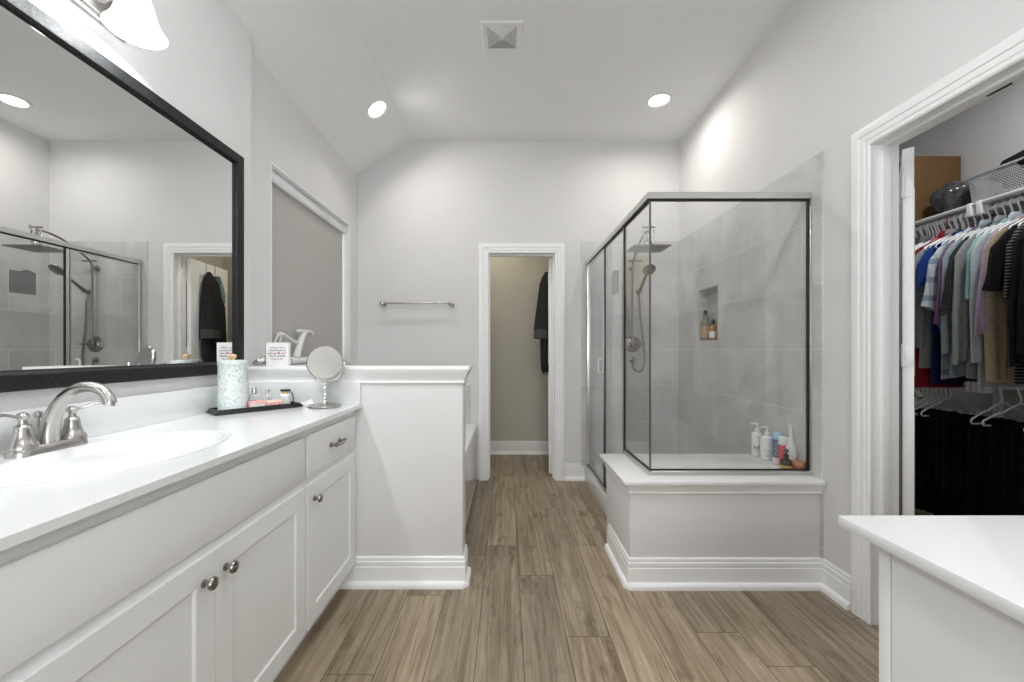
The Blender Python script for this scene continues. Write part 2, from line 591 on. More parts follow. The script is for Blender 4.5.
def sweep(bm, path, prof, normal, closed=False):
    """profile (lateral, along normal) swept along a planar path with mitred corners"""
    nrm = Vector(normal).normalized()
    P = [Vector(p) for p in path]
    k = len(P)
    lat = []
    for i in range(k):
        def L(a, b):
            return nrm.cross((P[b] - P[a]).normalized()).normalized()
        if closed:
            l1, l2 = L(i - 1, i), L(i, (i + 1) % k)
        else:
            l1 = L(i - 1, i) if i > 0 else L(0, 1)
            l2 = L(i, i + 1) if i < k - 1 else L(k - 2, k - 1)
        lat.append((l1 + l2) / (1 + l1.dot(l2)))
    rings = [[bm.verts.new(P[i] + lat[i] * a + nrm * b) for a, b in prof] for i in range(k)]
    n = len(prof)
    m = k if closed else k - 1
    for i in range(m):
        a, b = rings[i], rings[(i + 1) % k]
        for j in range(n):
            bm.faces.new((a[j], a[(j + 1) % n], b[(j + 1) % n], b[j]))
    if not closed:
        bm.faces.new(rings[0][::-1])
        bm.faces.new(rings[-1])


def prism(bm, poly, axis, a0, a1):
    """polygon extruded along an axis: poly coordinates are the two other axes in order"""
    def pt(p, a):
        if axis == 'x':
            return (a, p[0], p[1])
        if axis == 'y':
            return (p[0], a, p[1])
        return (p[0], p[1], a)
    A = [bm.verts.new(pt(p, a0)) for p in poly]
    B = [bm.verts.new(pt(p, a1)) for p in poly]
    n = len(poly)
    bm.faces.new(A[::-1])
    bm.faces.new(B)
    for i in range(n):
        bm.faces.new((A[i], A[(i + 1) % n], B[(i + 1) % n], B[i]))


def slab_with_holes(bm, axis, a0, a1, u0, u1, v0, v1, holes):
    """flat slab across `axis` with rectangular holes, built as one clean shell"""
    us = sorted({u0, u1, *[h[0] for h in holes], *[h[1] for h in holes]})
    vs = sorted({v0, v1, *[h[2] for h in holes], *[h[3] for h in holes]})
    us = [u for u in us if u0 <= u <= u1]
    vs = [v for v in vs if v0 <= v <= v1]

    def solid(i, j):
        if not (0 <= i < len(us) - 1 and 0 <= j < len(vs) - 1):
            return False
        cu, cv = (us[i] + us[i + 1]) / 2, (vs[j] + vs[j + 1]) / 2
        return not any(h[0] < cu < h[1] and h[2] < cv < h[3] for h in holes)
    cache = {}

    def V(a, i, j):
        k = (a, i, j)
        if k not in cache:
            c = a0 if a == 0 else a1
            u, v = us[i], vs[j]
            p = (c, u, v) if axis == 'x' else ((u, c, v) if axis == 'y' else (u, v, c))
            cache[k] = bm.verts.new(p)
        return cache[k]
    for i in range(len(us) - 1):
        for j in range(len(vs) - 1):
            if not solid(i, j):
                continue
            bm.faces.new((V(0, i, j), V(0, i, j + 1), V(0, i + 1, j + 1), V(0, i + 1, j)))
            bm.faces.new((V(1, i, j), V(1, i + 1, j), V(1, i + 1, j + 1), V(1, i, j + 1)))
            for di, dj, e in ((-1, 0, ((i, j), (i, j + 1))), (1, 0, ((i + 1, j + 1), (i + 1, j))), (0, -1, ((i + 1, j), (i, j))), (0, 1, ((i, j + 1), (i + 1, j + 1)))):
                if not solid(i + di, j + dj):
                    (p, q), (r, s) = e
                    bm.faces.new((V(0, p, q), V(1, p, q), V(1, r, s), V(0, r, s)))


def obj(name, bm, m, parent=None, smooth=True, ang=35, world=True):
    """link a bmesh as ONE object; world coordinates are kept under an unrotated parent"""
    bmesh.ops.recalc_face_normals(bm, faces=bm.faces)
    me = bpy.data.meshes.new(name)
    bm.to_mesh(me)
    bm.free()
    me.materials.append(m)
    if smooth:
        for p in me.polygons:
            p.use_smooth = True
        me.set_sharp_from_angle(angle=R(ang))
    o = bpy.data.objects.new(name, me)
    C.objects.link(o)
    if parent:
        o.parent = parent
        if world:
            off = world_loc(parent)
            me.transform(Matrix.Translation(-off))
    return o


def world_loc(o):
    v = Vector((0, 0, 0))
    while o:
        v += o.location
        o = o.parent
    return v


def tag(o, label, cat, group=None):
    o['label'] = label
    o['category'] = cat
    if group:
        o['group'] = group
    return o


def thing(name, label, cat, loc=(0, 0, 0), group=None, rz=0):
    o = bpy.data.objects.new(name, None)
    o.empty_display_size = 0.05
    C.objects.link(o)
    o.location = loc
    o.rotation_euler = (0, 0, rz)
    return tag(o, label, cat, group)


def struct(name, bm, m, parent=None, **k):
    o = obj(name, bm, m, parent, **k)
    if not parent:
        o['kind'] = 'structure'
    return o


def dup(root, loc, label=None, group=None, rz=None):
    r = root.copy()
    C.objects.link(r)
    r.location = loc
    if rz is not None:
        r.rotation_euler = (0, 0, rz)
    if label:
        r['label'] = label
    if group:
        r['group'] = group
    for ch in list(root.children):
        c = ch.copy()
        C.objects.link(c)
        c.parent = r
        for g in list(ch.children):
            d = g.copy()
            C.objects.link(d)
            d.parent = c
    return r


def NB():
    return bmesh.new()


# ================================================================== ROOM SHELL
bm = NB(); box(bm, -1.6, 3.4, YF - 0.15, 4.65, -0.12, 0.0)
struct('floor', bm, M['floor'], smooth=False)

# main ceiling: flat field plus the slope over the tub side
bm = NB()
prism(bm, [(-1.47, HC - SL * (RX + 1.47)), (RX, HC), (1.68, HC), (1.68, HC + 0.12), (RX - 0.03, HC + 0.12), (-1.47, HC - SL * (RX + 1.47) + 0.12)], 'y', YF - 0.12, 3.72)
struct('ceiling', bm, M['ceil'], smooth=False)

bm = NB(); box(bm, -1.40, XV, YF, 2.02, 0, 2.772)
struct('wall_left', bm, M['wall'], smooth=False)
WY0, WY1, WZ0, WZ1 = 2.273, 3.43, 1.077, 2.243
bm = NB(); slab_with_holes(bm, 'x', -1.47, XA, 2.02, 3.72, 0, 2.739, [(WY0, WY1, WZ0, WZ1)])
struct('wall_alcove', bm, M['wall'], smooth=False)
DX0, DX1, DZ = -0.161, 0.433, 2.04
bm = NB(); slab_with_holes(bm, 'y', YB, 3.72, -1.47, 1.68, 0, HC, [(DX0 - 0.014, DX1 + 0.014, -1, DZ + 0.014)])
struct('wall_back', bm, M['wall'], smooth=False)
KY0, KY1, KZ = 0.904, 1.704, 2.045
NY0, NY1, NZ0, NZ1 = 2.932, 3.245, 1.242, 1.652
bm = NB(); slab_with_holes(bm, 'x', XR, 1.67, YF, 3.72, 0, HC, [(KY0 - 0.014, KY1 + 0.014, -1, KZ + 0.014), (NY0, NY1, NZ0, NZ1)])
struct('wall_right', bm, M['wall'], smooth=False)
bm = NB(); slab_with_holes(bm, 'y', YF - 0.12, YF, -1.5, 1.7, 0, 3.1, [(-0.55, 0.95, 0.75, 2.15)])
struct('wall_front', bm, M['wall'], smooth=False)
win_added = bpy.data.objects.new('window_added', None)  # unseen window, added to let frontal fill light in
C.objects.link(win_added)
win_added['kind'] = 'structure'
bm = NB()
sweep(bm, [(-0.55, YF - 0.10, 0.75), (0.95, YF - 0.10, 0.75), (0.95, YF - 0.10, 2.15), (-0.55, YF - 0.10, 2.15)][::-1], [(0, 0), (0.05, 0), (0.05, 0.03), (0.03, 0.03), (0.03, 0.04), (0, 0.04)], (0, 1, 0), closed=True)
box(bm, 0.18, 0.22, YF - 0.095, YF - 0.065, 0.80, 2.10)
obj('window_frame', bm, M['win'], win_added)
bm = NB(); box(bm, -0.50, 0.90, YF - 0.092, YF - 0.086, 0.80, 2.10)
obj('pane', bm, M['glass'], win_added, smooth=False)
dl = bpy.data.lights.new('daylight_and_fill', 'AREA')  # fill lamp shining in through the added window
dl.shape = 'RECTANGLE'
dl.size, dl.size_y = 1.4, 1.3
dl.energy = FILL_WIN_W
dl.color = (0.975, 0.985, 1.0)
dlo = bpy.data.objects.new('daylight_and_fill', dl)
C.objects.link(dlo)
dlo.location = (0.2, YF - 0.16, 1.45)
dlo.rotation_euler = (R(90), 0, 0)

# half wall between vanity and tub
PX1 = -0.217
bm = NB(); box(bm, XA, PX1, PY0, PY1, 0, 1.069, 0.006)
struct('wall_partition', bm, M['wall'])
# shower knee wall carrying the bench
KX0 = 0.608
bm = NB(); box(bm, KX0, XR, BY, 2.44, 0, 0.513, 0.006)
struct('wall_knee', bm, M['wall'])

# water closet room behind the back wall
bm = NB()
box(bm, -1.0, 0.66, 4.504, 4.62, 0, 2.75)
struct('wall_toilet_back', bm, M['wc_wall'], smooth=False)
bm = NB(); box(bm, -1.1, -0.98, 3.72, 4.62, 0, 2.75)
struct('wall_toilet_left', bm, M['wc_wall'], smooth=False)
bm = NB(); box(bm, 0.64, 0.76, 3.72, 4.62, 0, 2.75)
struct('wall_toilet_right', bm, M['wc_wall'], smooth=False)
bm = NB(); slab_with_holes(bm, 'y', 3.7201, 3.732, -0.98, 0.64, 0, 2.75, [(DX0 - 0.06, DX1 + 0.06, -1, DZ + 0.06)])
struct('wall_toilet_front', bm, M['wc_wall'], smooth=False)
bm = NB(); box(bm, -1.1, 0.76, 3.72, 4.62, 2.75, 2.85)
struct('ceiling_toilet', bm, M['ceil'], smooth=False)

# wardrobe closet behind the right wall
bm = NB(); box(bm, 3.15, 3.27, 0.2, 3.5, 0, HC)
struct('wall_wardrobe_right', bm, M['closet_wall'], smooth=False)
bm = NB(); box(bm, 1.67, 3.27, 3.30, 3.42, 0, HC)
struct('wall_wardrobe_back', bm, M['closet_wall'], smooth=False)
bm = NB(); box(bm, 1.67, 3.27, 0.20, 0.32, 0, HC)
struct('wall_wardrobe_front', bm, M['closet_wall'], smooth=False)
bm = NB(); box(bm, 1.60, 3.27, 0.2, 3.5, HC, HC + 0.1)
struct('ceiling_wardrobe', bm, M['ceil'], smooth=False)

# ------------------------------------------------------------------ baseboards
BB = [(0, 0), (0.014, 0), (0.014, 0.098), (0.0105, 0.101), (0.0105, 0.104), (0.013, 0.106), (0.013, 0.124), (0.0085, 0.127), (0.0085, 0.130), (0.010, 0.133), (0.009, 0.143), (0.004, 0.147), (0, 0.147)]
SHOE = [(0, 0), (0.018, 0), (0.018, 0.013), (0.014, 0.024), (0.006, 0.030), (0, 0.031)]


def baseboard(name, path, m=None, chamfer=()):
    """path is walked with the room on the right-hand side"""
    bm = NB(); sweep(bm, [(x, y, 0) for x, y in path], [(-a, b) for a, b in BB], (0, 0, 1))
    o = struct(name, bm, m or M['trim'], ang=25)
    # quarter-round shoe along the board, its outer corners cut at 45 degrees
    sp = []
    P = [Vector((x, y, 0)) for x, y in path]
    for i, p in enumerate(P):
        if i in chamfer:
            a = (P[i - 1] - p).normalized() * -0.010
            b = (P[i + 1] - p).normalized() * -0.010
            sp += [p - a + b * 0, p - b]
        else:
            sp.append(p)
    bm = NB()
    sweep(bm, sp, [(-0.014 - a, b) for a, b in SHOE], (0, 0, 1))
    obj('shoe_molding', bm, m or M['trim'], o, ang=40)
    return o


baseboard('baseboard_partition', [(-0.826, PY0), (PX1, PY0), (PX1, PY1 - 0.01)], chamfer=(1,))
baseboard('baseboard_knee', [(KX0, 2.36), (KX0, BY), (XR, BY), (XR, KY1 + 0.094)], chamfer=(1,))
baseboard('baseboard_back', [(DX1 + 0.092, YB), (0.70, YB)])
baseboard('baseboard_toilet_room', [(-0.98, 4.504), (0.64, 4.504)])
baseboard('baseboard_front', [(1.5, YF), (-1.28, YF)])
baseboard('baseboard_wardrobe', [(3.15, 3.29), (3.15, 0.35)])

# ------------------------------------------------------------------ casings
CAS = [(0, 0), (0, 0.010), (0.006, 0.0145), (0.018, 0.0145), (0.022, 0.012), (0.026, 0.0155), (0.044, 0.0165), (0.048, 0.0135), (0.052, 0.0180), (0.070, 0.0200), (0.078, 0.0185), (0.088, 0.0160), (0.088, 0)]


def casing(name, path, normal):
    bm = NB()
    sweep(bm, path, CAS, normal)
    return struct(name, bm, M['trim'], ang=22)


# water-closet door: casing on the room side, jambs, stop
casing('trim_1', [(DX1, YB, 0), (DX1, YB, DZ), (DX0, YB, DZ), (DX0, YB, 0)][::-1], (0, -1, 0))
bm = NB()
box(bm, DX0 - 0.014, DX0, YB - 0.001, 3.733, 0, DZ + 0.014)
box(bm, DX1, DX1 + 0.014, YB - 0.001, 3.733, 0, DZ + 0.014)
box(bm, DX0, DX1, YB - 0.001, 3.733, DZ, DZ + 0.014)
jamb = struct('trim_2', bm, M['trim'], smooth=False)
bm = NB()
box(bm, DX0, DX0 + 0.011, 3.655, 3.690, 0, DZ)
box(bm, DX1 - 0.011, DX1, 3.655, 3.690, 0, DZ)
box(bm, DX0 + 0.011, DX1 - 0.011, 3.655, 3.690, DZ - 0.011, DZ)
obj('door_stop', bm, M['trim'], jamb, smooth=False)
# wardrobe doorway
casing('trim_3', [(XR, KY1, 0), (XR, KY1, KZ), (XR, KY0, KZ), (XR, KY0, 0)], (-1, 0, 0))
bm = NB()
box(bm, XR - 0.001, 1.672, KY1, KY1 + 0.014, 0, KZ + 0.014)
box(bm, XR - 0.001, 1.672, KY0 - 0.014, KY0, 0, KZ + 0.014)
box(bm, XR - 0.001, 1.672, KY0, KY1, KZ, KZ + 0.014)
jamb = struct('trim_4', bm, M['trim'], smooth=False)
bm = NB()
box(bm, 1.592, 1.628, KY1 - 0.012, KY1, 0, KZ, 0.002)
box(bm, 1.592, 1.628, KY0, KY0 + 0.012, 0, KZ, 0.002)
box(bm, 1.592, 1.628, KY0 + 0.012, KY1 - 0.012, KZ - 0.012, KZ, 0.002)
obj('door_stop', bm, M['trim'], jamb)
bm = NB(); box(bm, 1.632, 1.646, 1.300, 1.365, KZ - 0.010, KZ, 0.002)
obj('door_catch', bm, M['black'], jamb)


def door_leaf(name, hinge, ang, width, thick, height, hinge_side, hz):
    """leaf hung at `hinge`, running along direction ang; hinge knuckles on the edge seen from the room"""
    root = bpy.data.objects.new(name, None)
    C.objects.link(root)
    root.location = (hinge[0], hinge[1], 0)
    root.rotation_euler = (0, 0, ang)
    root['kind'] = 'structure'
    s = -thick if hinge_side < 0 else 0
    bm = NB(); box(bm, 0, width, s, s + thick, 0.012, height, 0.002)
    leaf = obj('door_leaf', bm, M['trim'], root, world=False)
    # two moulded panels on each face
    bm = NB()
    for (z0, z1) in ((0.25, 0.92), (1.05, height - 0.14)):
        for yf, sg in ((s, -1), (s + thick, 1)):
            pr = [(0, 0), (0, 0.004), (0.008, 0.007), (0.020, 0.003), (0.024, 0)]
            sweep(bm, [(0.11, yf, z0), (width - 0.11, yf, z0), (width - 0.11, yf, z1), (0.11, yf, z1)], pr, (0, sg, 0), closed=True)
    obj('panel_molding', bm, M['trim'], leaf, world=False)
    bm = NB()
    for yf, sg in ((s, -1), (s + thick, 1)):
        lathe_dir(bm, [(0.030, 0), (0.030, 0.006), (0.012, 0.012), (0.011, 0.030), (0.024, 0.040), (0.028, 0.052), (0.020, 0.063), (0.0, 0.066)], (width - 0.06, yf, 0.93), (0, sg, 0))
    obj('door_knob', bm, M['nickel'], leaf, world=False)
    for z in hz:
        bm = NB()
        box(bm, -0.003, 0.0005, s + 0.004, s + thick - 0.004, z - 0.045, z + 0.045, 0.001)
        yk = s if hinge_side < 0 else s + thick
        yk = s + thick if hinge_side < 0 else s
        tube(bm, [(-0.007, yk, z - 0.046), (-0.007, yk, z + 0.046)], 0.006, 10)
        tube(bm, [(-0.007, yk, z + 0.046), (-0.007, yk, z + 0.051)], 0.004, 8)
        box(bm, -0.026, -0.006, yk - 0.003, yk, z - 0.045, z + 0.045)
        obj('hinge', bm, M['trim'], root, world=False)
    return root


door_leaf('door_1', (0.431, 3.738), R(84), 0.585, 0.036, 2.03, 1, (0.22, 1.15, 1.86))
door_leaf('door_2', (1.704, 1.722), R(47), 0.785, 0.036, 2.035, -1, (0.30, 1.145, 1.87))

# ------------------------------------------------------------------ tile in the shower and over the tub
bm = NB(); slab_with_holes(bm, 'x', XR - 0.010, XR, BY - 0.008, YB, 0.0, 2.150, [(NY0, NY1, NZ0, NZ1)])
struct('trim_5', bm, M['tile_y'], smooth=False)
bm = NB(); box(bm, 0.672, XR - 0.010, YB - 0.010, YB, 0.0, 2.153)
struct('trim_6', bm, M['tile_x'], smooth=False)
bm = NB()
box(bm, XR + 0.075, XR + 0.085, NY0, NY1, NZ0, NZ1)
niche = struct('trim_7', bm, M['mosaic'], smooth=False)
bm = NB()
box(bm, XR - 0.0105, XR + 0.0745, NY0, NY0 + 0.004, NZ0, NZ1)
box(bm, XR - 0.0105, XR + 0.0745, NY1 - 0.004, NY1, NZ0, NZ1)
box(bm, XR - 0.0105, XR + 0.0745, NY0 + 0.004, NY1 - 0.004, NZ0, NZ0 + 0.004)
box(bm, XR - 0.0105, XR + 0.0745, NY0 + 0.004, NY1 - 0.004, NZ1 - 0.004, NZ1)
obj('niche_lining', bm, M['tile_y'], niche, smooth=False)
bm = NB(); box(bm, XA, -0.327, YB - 0.010, YB, 0.504, 0.850)
struct('trim_8', bm, M['tile_tub'], smooth=False)
# shower floor pan with its curb
bm = NB()
box(bm, 0.84, XR - 0.010, 2.44, YB - 0.010, 0.0, 0.04)
pan = struct('trim_9', bm, M['pan'], smooth=False)
bm = NB()
box(bm, 0.700, 0.840, 2.44, YB, 0.0, 0.130, 0.004)
obj('curb', bm, M['pan'], pan)

# ------------------------------------------------------------------ window with roller blind
win = bpy.data.objects.new('window_1', None)
C.objects.link(win)
win['kind'] = 'structure'
bm = NB()
sweep(bm, [(-1.44, WY0, WZ0), (-1.44, WY1, WZ0), (-1.44, WY1, WZ1), (-1.44, WY0, WZ1)], [(0, 0), (0.05, 0), (0.05, 0.03), (0.03, 0.03), (0.03, 0.04), (0, 0.04)], (1, 0, 0), closed=True)
obj('window_frame', bm, M['win'], win)
bm = NB(); box(bm, -1.436, -1.430, WY0 + 0.04, WY1 - 0.04, WZ0 + 0.04, WZ1 - 0.04)
obj('pane', bm, M['glass'], win)
bm = NB()
box(bm, -1.445, XA - 0.0005, WY1 - 0.010, WY1, WZ0, WZ1)
box(bm, -1.445, XA - 0.0005, WY0, WY0 + 0.010, WZ0, WZ1)
box(bm, -1.445, XA - 0.0005, WY0 + 0.010, WY1 - 0.010, WZ1 - 0.010, WZ1)
obj('window_lining', bm, M['win'], win, smooth=False)
bm = NB(); box(bm, -1.445, XA + 0.012, WY0 - 0.02, WY1 + 0.02, WZ0 - 0.018, WZ0, 0.004)
obj('window_sill', bm, M['win'], win)
dl2 = bpy.data.lights.new('daylight_and_fill', 'AREA')
dl2.shape = 'RECTANGLE'
dl2.size, dl2.size_y = 1.3, 1.5
dl2.energy = 140.0
dl2.color = (0.94, 0.98, 1.0)
dlo2 = bpy.data.objects.new('daylight_and_fill', dl2)
C.objects.link(dlo2)
dlo2.location = (-1.80, (WY0 + WY1) / 2 - 0.15, 1.7)
dlo2.rotation_euler = (0, R(-90), 0)
bl = thing('roller_blind', 'grey beige roller blind drawn down over the window above the tub', 'blind', (-1.385, (WY0 + WY1) / 2, WZ0))
bm = NB(); box(bm, -1.3985, -1.397, WY0 + 0.014, WY1 - 0.030, WZ0 + 0.012, WZ1 - 0.04)
obj('blind_fabric', bm, M['blind'], bl, smooth=False)
bm = NB()
prof = [(-1.420, 2.231), (-1.420, 2.165), (-1.372, 2.160), (-1.366, 2.170), (-1.362, 2.190), (-1.366, 2.215), (-1.380, 2.231)]
prism(bm, prof, 'y', WY0 + 0.012, WY1 - 0.012)
obj('cassette', bm, M['cassette'], bl)
bm = NB(); box(bm, -1.403, -1.389, WY0 + 0.014, WY1 - 0.014, WZ0 + 0.001, WZ0 + 0.016, 0.003)
obj('bottom_bar', bm, M['cassette'], bl)

# ------------------------------------------------------------------ ledge cap and bench slab
cap = thing('ledge_cap', 'white moulded cap along the top of the half wall beside the tub', 'ledge', (-0.75, (PY0 + PY1) / 2, 1.02))
bm = NB(); box(bm, XA, PX1 + 0.034, PY0 - 0.030, PY1 + 0.030, 1.068, 1.088, 0.005)
obj('cap_board', bm, M['trim'], cap)
MOLD = [(0, 0), (0.007, 0), (0.010, 0.005), (0.007, 0.012), (0.008, 0.020), (0.014, 0.034), (0.022, 0.050), (0.026, 0.058), (0.026, 0.063), (0, 0.063)]
bm = NB(); sweep(bm, [(XV + 0.001, PY0, 1.005), (PX1, PY0, 1.005), (PX1, PY1, 1.005), (XV, PY1, 1.005)], [(-a, b) for a, b in MOLD], (0, 0, 1))
obj('crown_molding', bm, M['trim'], cap, ang=25)

ben = thing('shower_bench', 'white slab bench inside the glass shower on a low wall', 'bench', (1.06, 2.2, 0.47))
bm = NB(); box(bm, 0.570, XR - 0.010, BY - 0.036, 2.462, 0.513, 0.534, 0.005)
obj('bench_slab', bm, mat('solid_white_slab', (0.86, 0.86, 0.855), 0.25, var=0.01), ben)
bm = NB(); sweep(bm, [(KX0, 2.44, 0.462), (KX0, BY, 0.462), (XR, BY, 0.462)], [(-a * 0.9, b * 0.81) for a, b in MOLD], (0, 0, 1))
obj('crown_molding', bm, M['trim'], ben, ang=25)

# ------------------------------------------------------------------ tub
tub = thing('bathtub', 'white drop-in bathtub behind the half wall under the window', 'bathtub', (-0.82, 2.86, 0))
bm = NB()
tx0, tx1, ty0, ty1, tz = XA + 0.001, -0.267, PY1 + 0.001, YB - 0.011, 0.504
cx, cy = (tx0 + tx1) / 2 - 0.01, (ty0 + ty1) / 2


def ring_hole(bm, rect, c, sx, sy, z, n=64):
    """flat top: rectangle with an elliptical hole; returns the ellipse ring"""
    x0, x1, y0, y1 = rect
    angs = {2 * math.pi * i / n for i in range(n)}
    for x in (x0, x1):
        for y in (y0, y1):
            angs.add(math.atan2(y - c[1], x - c[0]) % (2 * math.pi))
    angs = sorted(angs)
    E, Q = [], []
    for a in angs:
        dx, dy = math.cos(a), math.sin(a)
        k = 1.0 / math.sqrt((dx / sx) ** 2 + (dy / sy) ** 2)
        E.append(bm.verts.new((c[0] + dx * k, c[1] + dy * k, z)))
        ts = []
        if dx > 1e-9: ts.append((x1 - c[0]) / dx)
        if dx < -1e-9: ts.append((x0 - c[0]) / dx)
        if dy > 1e-9: ts.append((y1 - c[1]) / dy)
        if dy < -1e-9: ts.append((y0 - c[1]) / dy)
        t = min(ts)
        Q.append(bm.verts.new((c[0] + dx * t, c[1] + dy * t, z)))
    m = len(angs)
    for i in range(m):
        j = (i + 1) % m
        bm.faces.new((E[i], E[j], Q[j], Q[i]))
    return E, Q


def bowl(bm, E, c, prof):
    """rings scaled from the ellipse E about c: (scale, z)"""
    prev = E
    m = len(E)
    base = [(v.co.x - c[0], v.co.y - c[1]) for v in E]
    for s, z in prof:
        cur = [bm.verts.new((c[0] + dx * s, c[1] + dy * s, z)) for dx, dy in base]
        for i in range(m):
            j = (i + 1) % m
            bm.faces.new((prev[i], prev[j], cur[j], cur[i]))
        prev = cur
    bm.faces.new(prev)


def skirt(bm, Q, dz):
    low = [bm.verts.new((v.co.x, v.co.y, v.co.z - dz)) for v in Q]
    m = len(Q)
    for i in range(m):
        j = (i + 1) % m
        bm.faces.new((Q[i], Q[j], low[j], low[i]))


E, Q = ring_hole(bm, (tx0, tx1, ty0, ty1), (cx, cy), 0.40, 0.66, tz)
skirt(bm, Q, 0.030)
bowl(bm, E, (cx, cy), [(1.0, tz + 0.006), (0.97, tz + 0.012), (0.93, tz + 0.006), (0.90, tz - 0.03), (0.86, 0.25), (0.80, 0.14), (0.66, 0.10)])
obj('tub_basin', bm, M['cult'], tub)
bm = NB(); box(bm, -0.296, -0.278, ty0, ty1, 0.004, tz - 0.030)
obj('apron', bm, M['apron'], tub, smooth=False)
bm = NB(); box(bm, -0.278, -0.268, ty0, ty1, 0.0, 0.012, 0.002)
obj('edge_strip', bm, M['tan'], tub)

# ================================================================== VANITY
XF = -0.740      # cabinet door face
XB = -0.751      # face of the carcass behind the doors


def shaker(bm, y0, y1, z0, z1, stile=0.064):
    """frame-and-panel door front facing +x"""
    x0, T = XB, XF - XB
    box(bm, x0 + 0.001, XF - 0.006, y0 + 0.002, y1 - 0.002, z0 + 0.002, z1 - 0.002)
    pr = [(0, 0), (0, T - 0.0005), (0.001, T), (stile - 0.002, T), (stile, T - 0.001), (stile + 0.004, T - 0.0055), (stile + 0.004, 0)]
    sweep(bm, [(x0, y0, z0), (x0, y1, z0), (x0, y1, z1), (x0, y0, z1)], pr, (1, 0, 0), closed=True)


def knob(bm, y, z):
    lathe_dir(bm, [(0.0095, 0), (0.0095, 0.003), (0.0055, 0.006), (0.0050, 0.014), (0.0075, 0.017), (0.0150, 0.020), (0.0160, 0.023), (0.0140, 0.0275), (0.0080, 0.0305), (0.0, 0.0315)], (XF, y, z), (1, 0, 0))


def carcass(root, y0, y1):
    bm = NB()
    box(bm, XV, XB, y0, y1, 0.118, CT - 0.019)
    obj('carcass', bm, M['cab'], root, smooth=False)
    bm = NB(); box(bm, XV, XB - 0.07, y0, y1, 0.0, 0.118)
    obj('toe_kick', bm, M['cab'], root, smooth=False)


ZD0, ZD1, ZP0, ZP1 = 0.125, 0.664, 0.692, 0.852
sb = thing('sink_base_cabinet', 'white sink base cabinet with two panelled doors under the oval basin', 'cabinet', (-1.0, 1.005, 0))
carcass(sb, 0.520, 1.484)
bm = NB(); box(bm, XB, XF, 0.532, 1.472, ZP0, ZP1, 0.002)
obj('false_front', bm, M['cab'], sb)
for a, b, ky in ((0.532, 1.0165, 0.978), (1.0185, 1.472, 1.053)):
    bm = NB(); shaker(bm, a, b, ZD0, ZD1)
    d = obj('door', bm, M['cab'], sb, ang=20)
    bm = NB(); knob(bm, ky, 0.600)
    obj('knob', bm, M['bronze'], d)


def drawer_cabinet(y0, y1, hinge_hi, label):
    root = thing('drawer_cabinet', label, 'cabinet', (-1.0, (y0 + y1) / 2, 0))
    carcass(root, y0, y1)
    a, b = y0 + 0.008, y1 - 0.024
    bm = NB(); box(bm, XB, XF, a, b, ZP0, ZP1, 0.002)
    d = obj('drawer', bm, M['cab'], root)
    bm = NB()
    yc, zc = (a + b) / 2, 0.772
    h = 0.043
    for s in (-1, 1):
        lathe_dir(bm, [(0.011, 0), (0.011, 0.003), (0.0065, 0.007), (0.0065, 0.020), (0.0100, 0.023), (0.0100, 0.030), (0.0, 0.034)], (XF, yc + s * h, zc), (1, 0, 0), 16)
    tube(bm, [(XF + 0.024, yc + h * math.cos(t), zc) if False else (XF + 0.024 + 0.005 * math.sin(math.pi * i / 10), yc - h + 2 * h * i / 10, zc - 0.004 * math.sin(math.pi * i / 10)) for i, t in enumerate([0] * 11)], 0.0075, 10)
    obj('pull', bm, M['bronze'], d)
    bm = NB(); shaker(bm, a, b, ZD0, ZD1)
    dr = obj('door', bm, M['cab'], root, ang=20)
    bm = NB(); knob(bm, (a + 0.048) if hinge_hi else (b - 0.048), 0.600)
    obj('knob', bm, M['bronze'], dr)
    return root


drawer_cabinet(1.484, PY0 - 0.002, True, 'white cabinet with one drawer above a panelled door next to the half wall')
drawer_cabinet(0.016, 0.520, False, 'white cabinet with one drawer at the near end of the vanity')

top = thing('vanity_countertop', 'white cultured marble vanity top with an oval basin', 'countertop', (-1.0, 1.04, CT))
bm = NB()
SCX, SCY = -1.000, 1.045
E, Q = ring_hole(bm, (XV, -0.718, 0.010, PY0 - 0.001), (SCX, SCY), 0.192, 0.300, CT, 72)
skirt(bm, Q, 0.018)
bowl(bm, E, (SCX, SCY), [(0.990, CT - 0.006), (0.978, CT - 0.005), (0.966, CT + 0.003), (0.94, CT + 0.0045), (0.885, CT - 0.000), (0.85, CT - 0.010), (0.80, CT - 0.028), (0.70, CT - 0.070), (0.55, CT - 0.110), (0.35, CT - 0.132), (0.10, CT - 0.140)])
ct = obj('counter_slab', bm, M['cult'], top, ang=30)
bm = NB(); lathe(bm, [(0.0, 0.002), (0.016, 0.003), (0.021, 0.001), (0.021, -0.003)], SCX, SCY, CT - 0.138, 20)
obj('drain', bm, M['nickel'], ct)
bm = NB(); box(bm, XV, XV + 0.019, 0.010, PY0 - 0.001, CT, CT + 0.112, 0.003)
obj('backsplash', bm, M['cult'], top)
bm = NB(); box(bm, XV + 0.019, -0.722, PY0 - 0.020, PY0 - 0.001, CT, CT + 0.112, 0.003)
obj('side_splash', bm, M['cult'], top)

# ------------------------------------------------------------------ faucet
FX, FY = -1.222, 1.068
fa = thing('basin_faucet', 'brushed nickel two handle faucet with arched spout on the vanity top', 'faucet', (FX, FY, CT))
bm = NB()
prof = [(0.0, 0.0), (0.030, 0.0), (0.030, 0.006), (0.025, 0.012), (0.024, 0.016), (0.0, 0.018)]
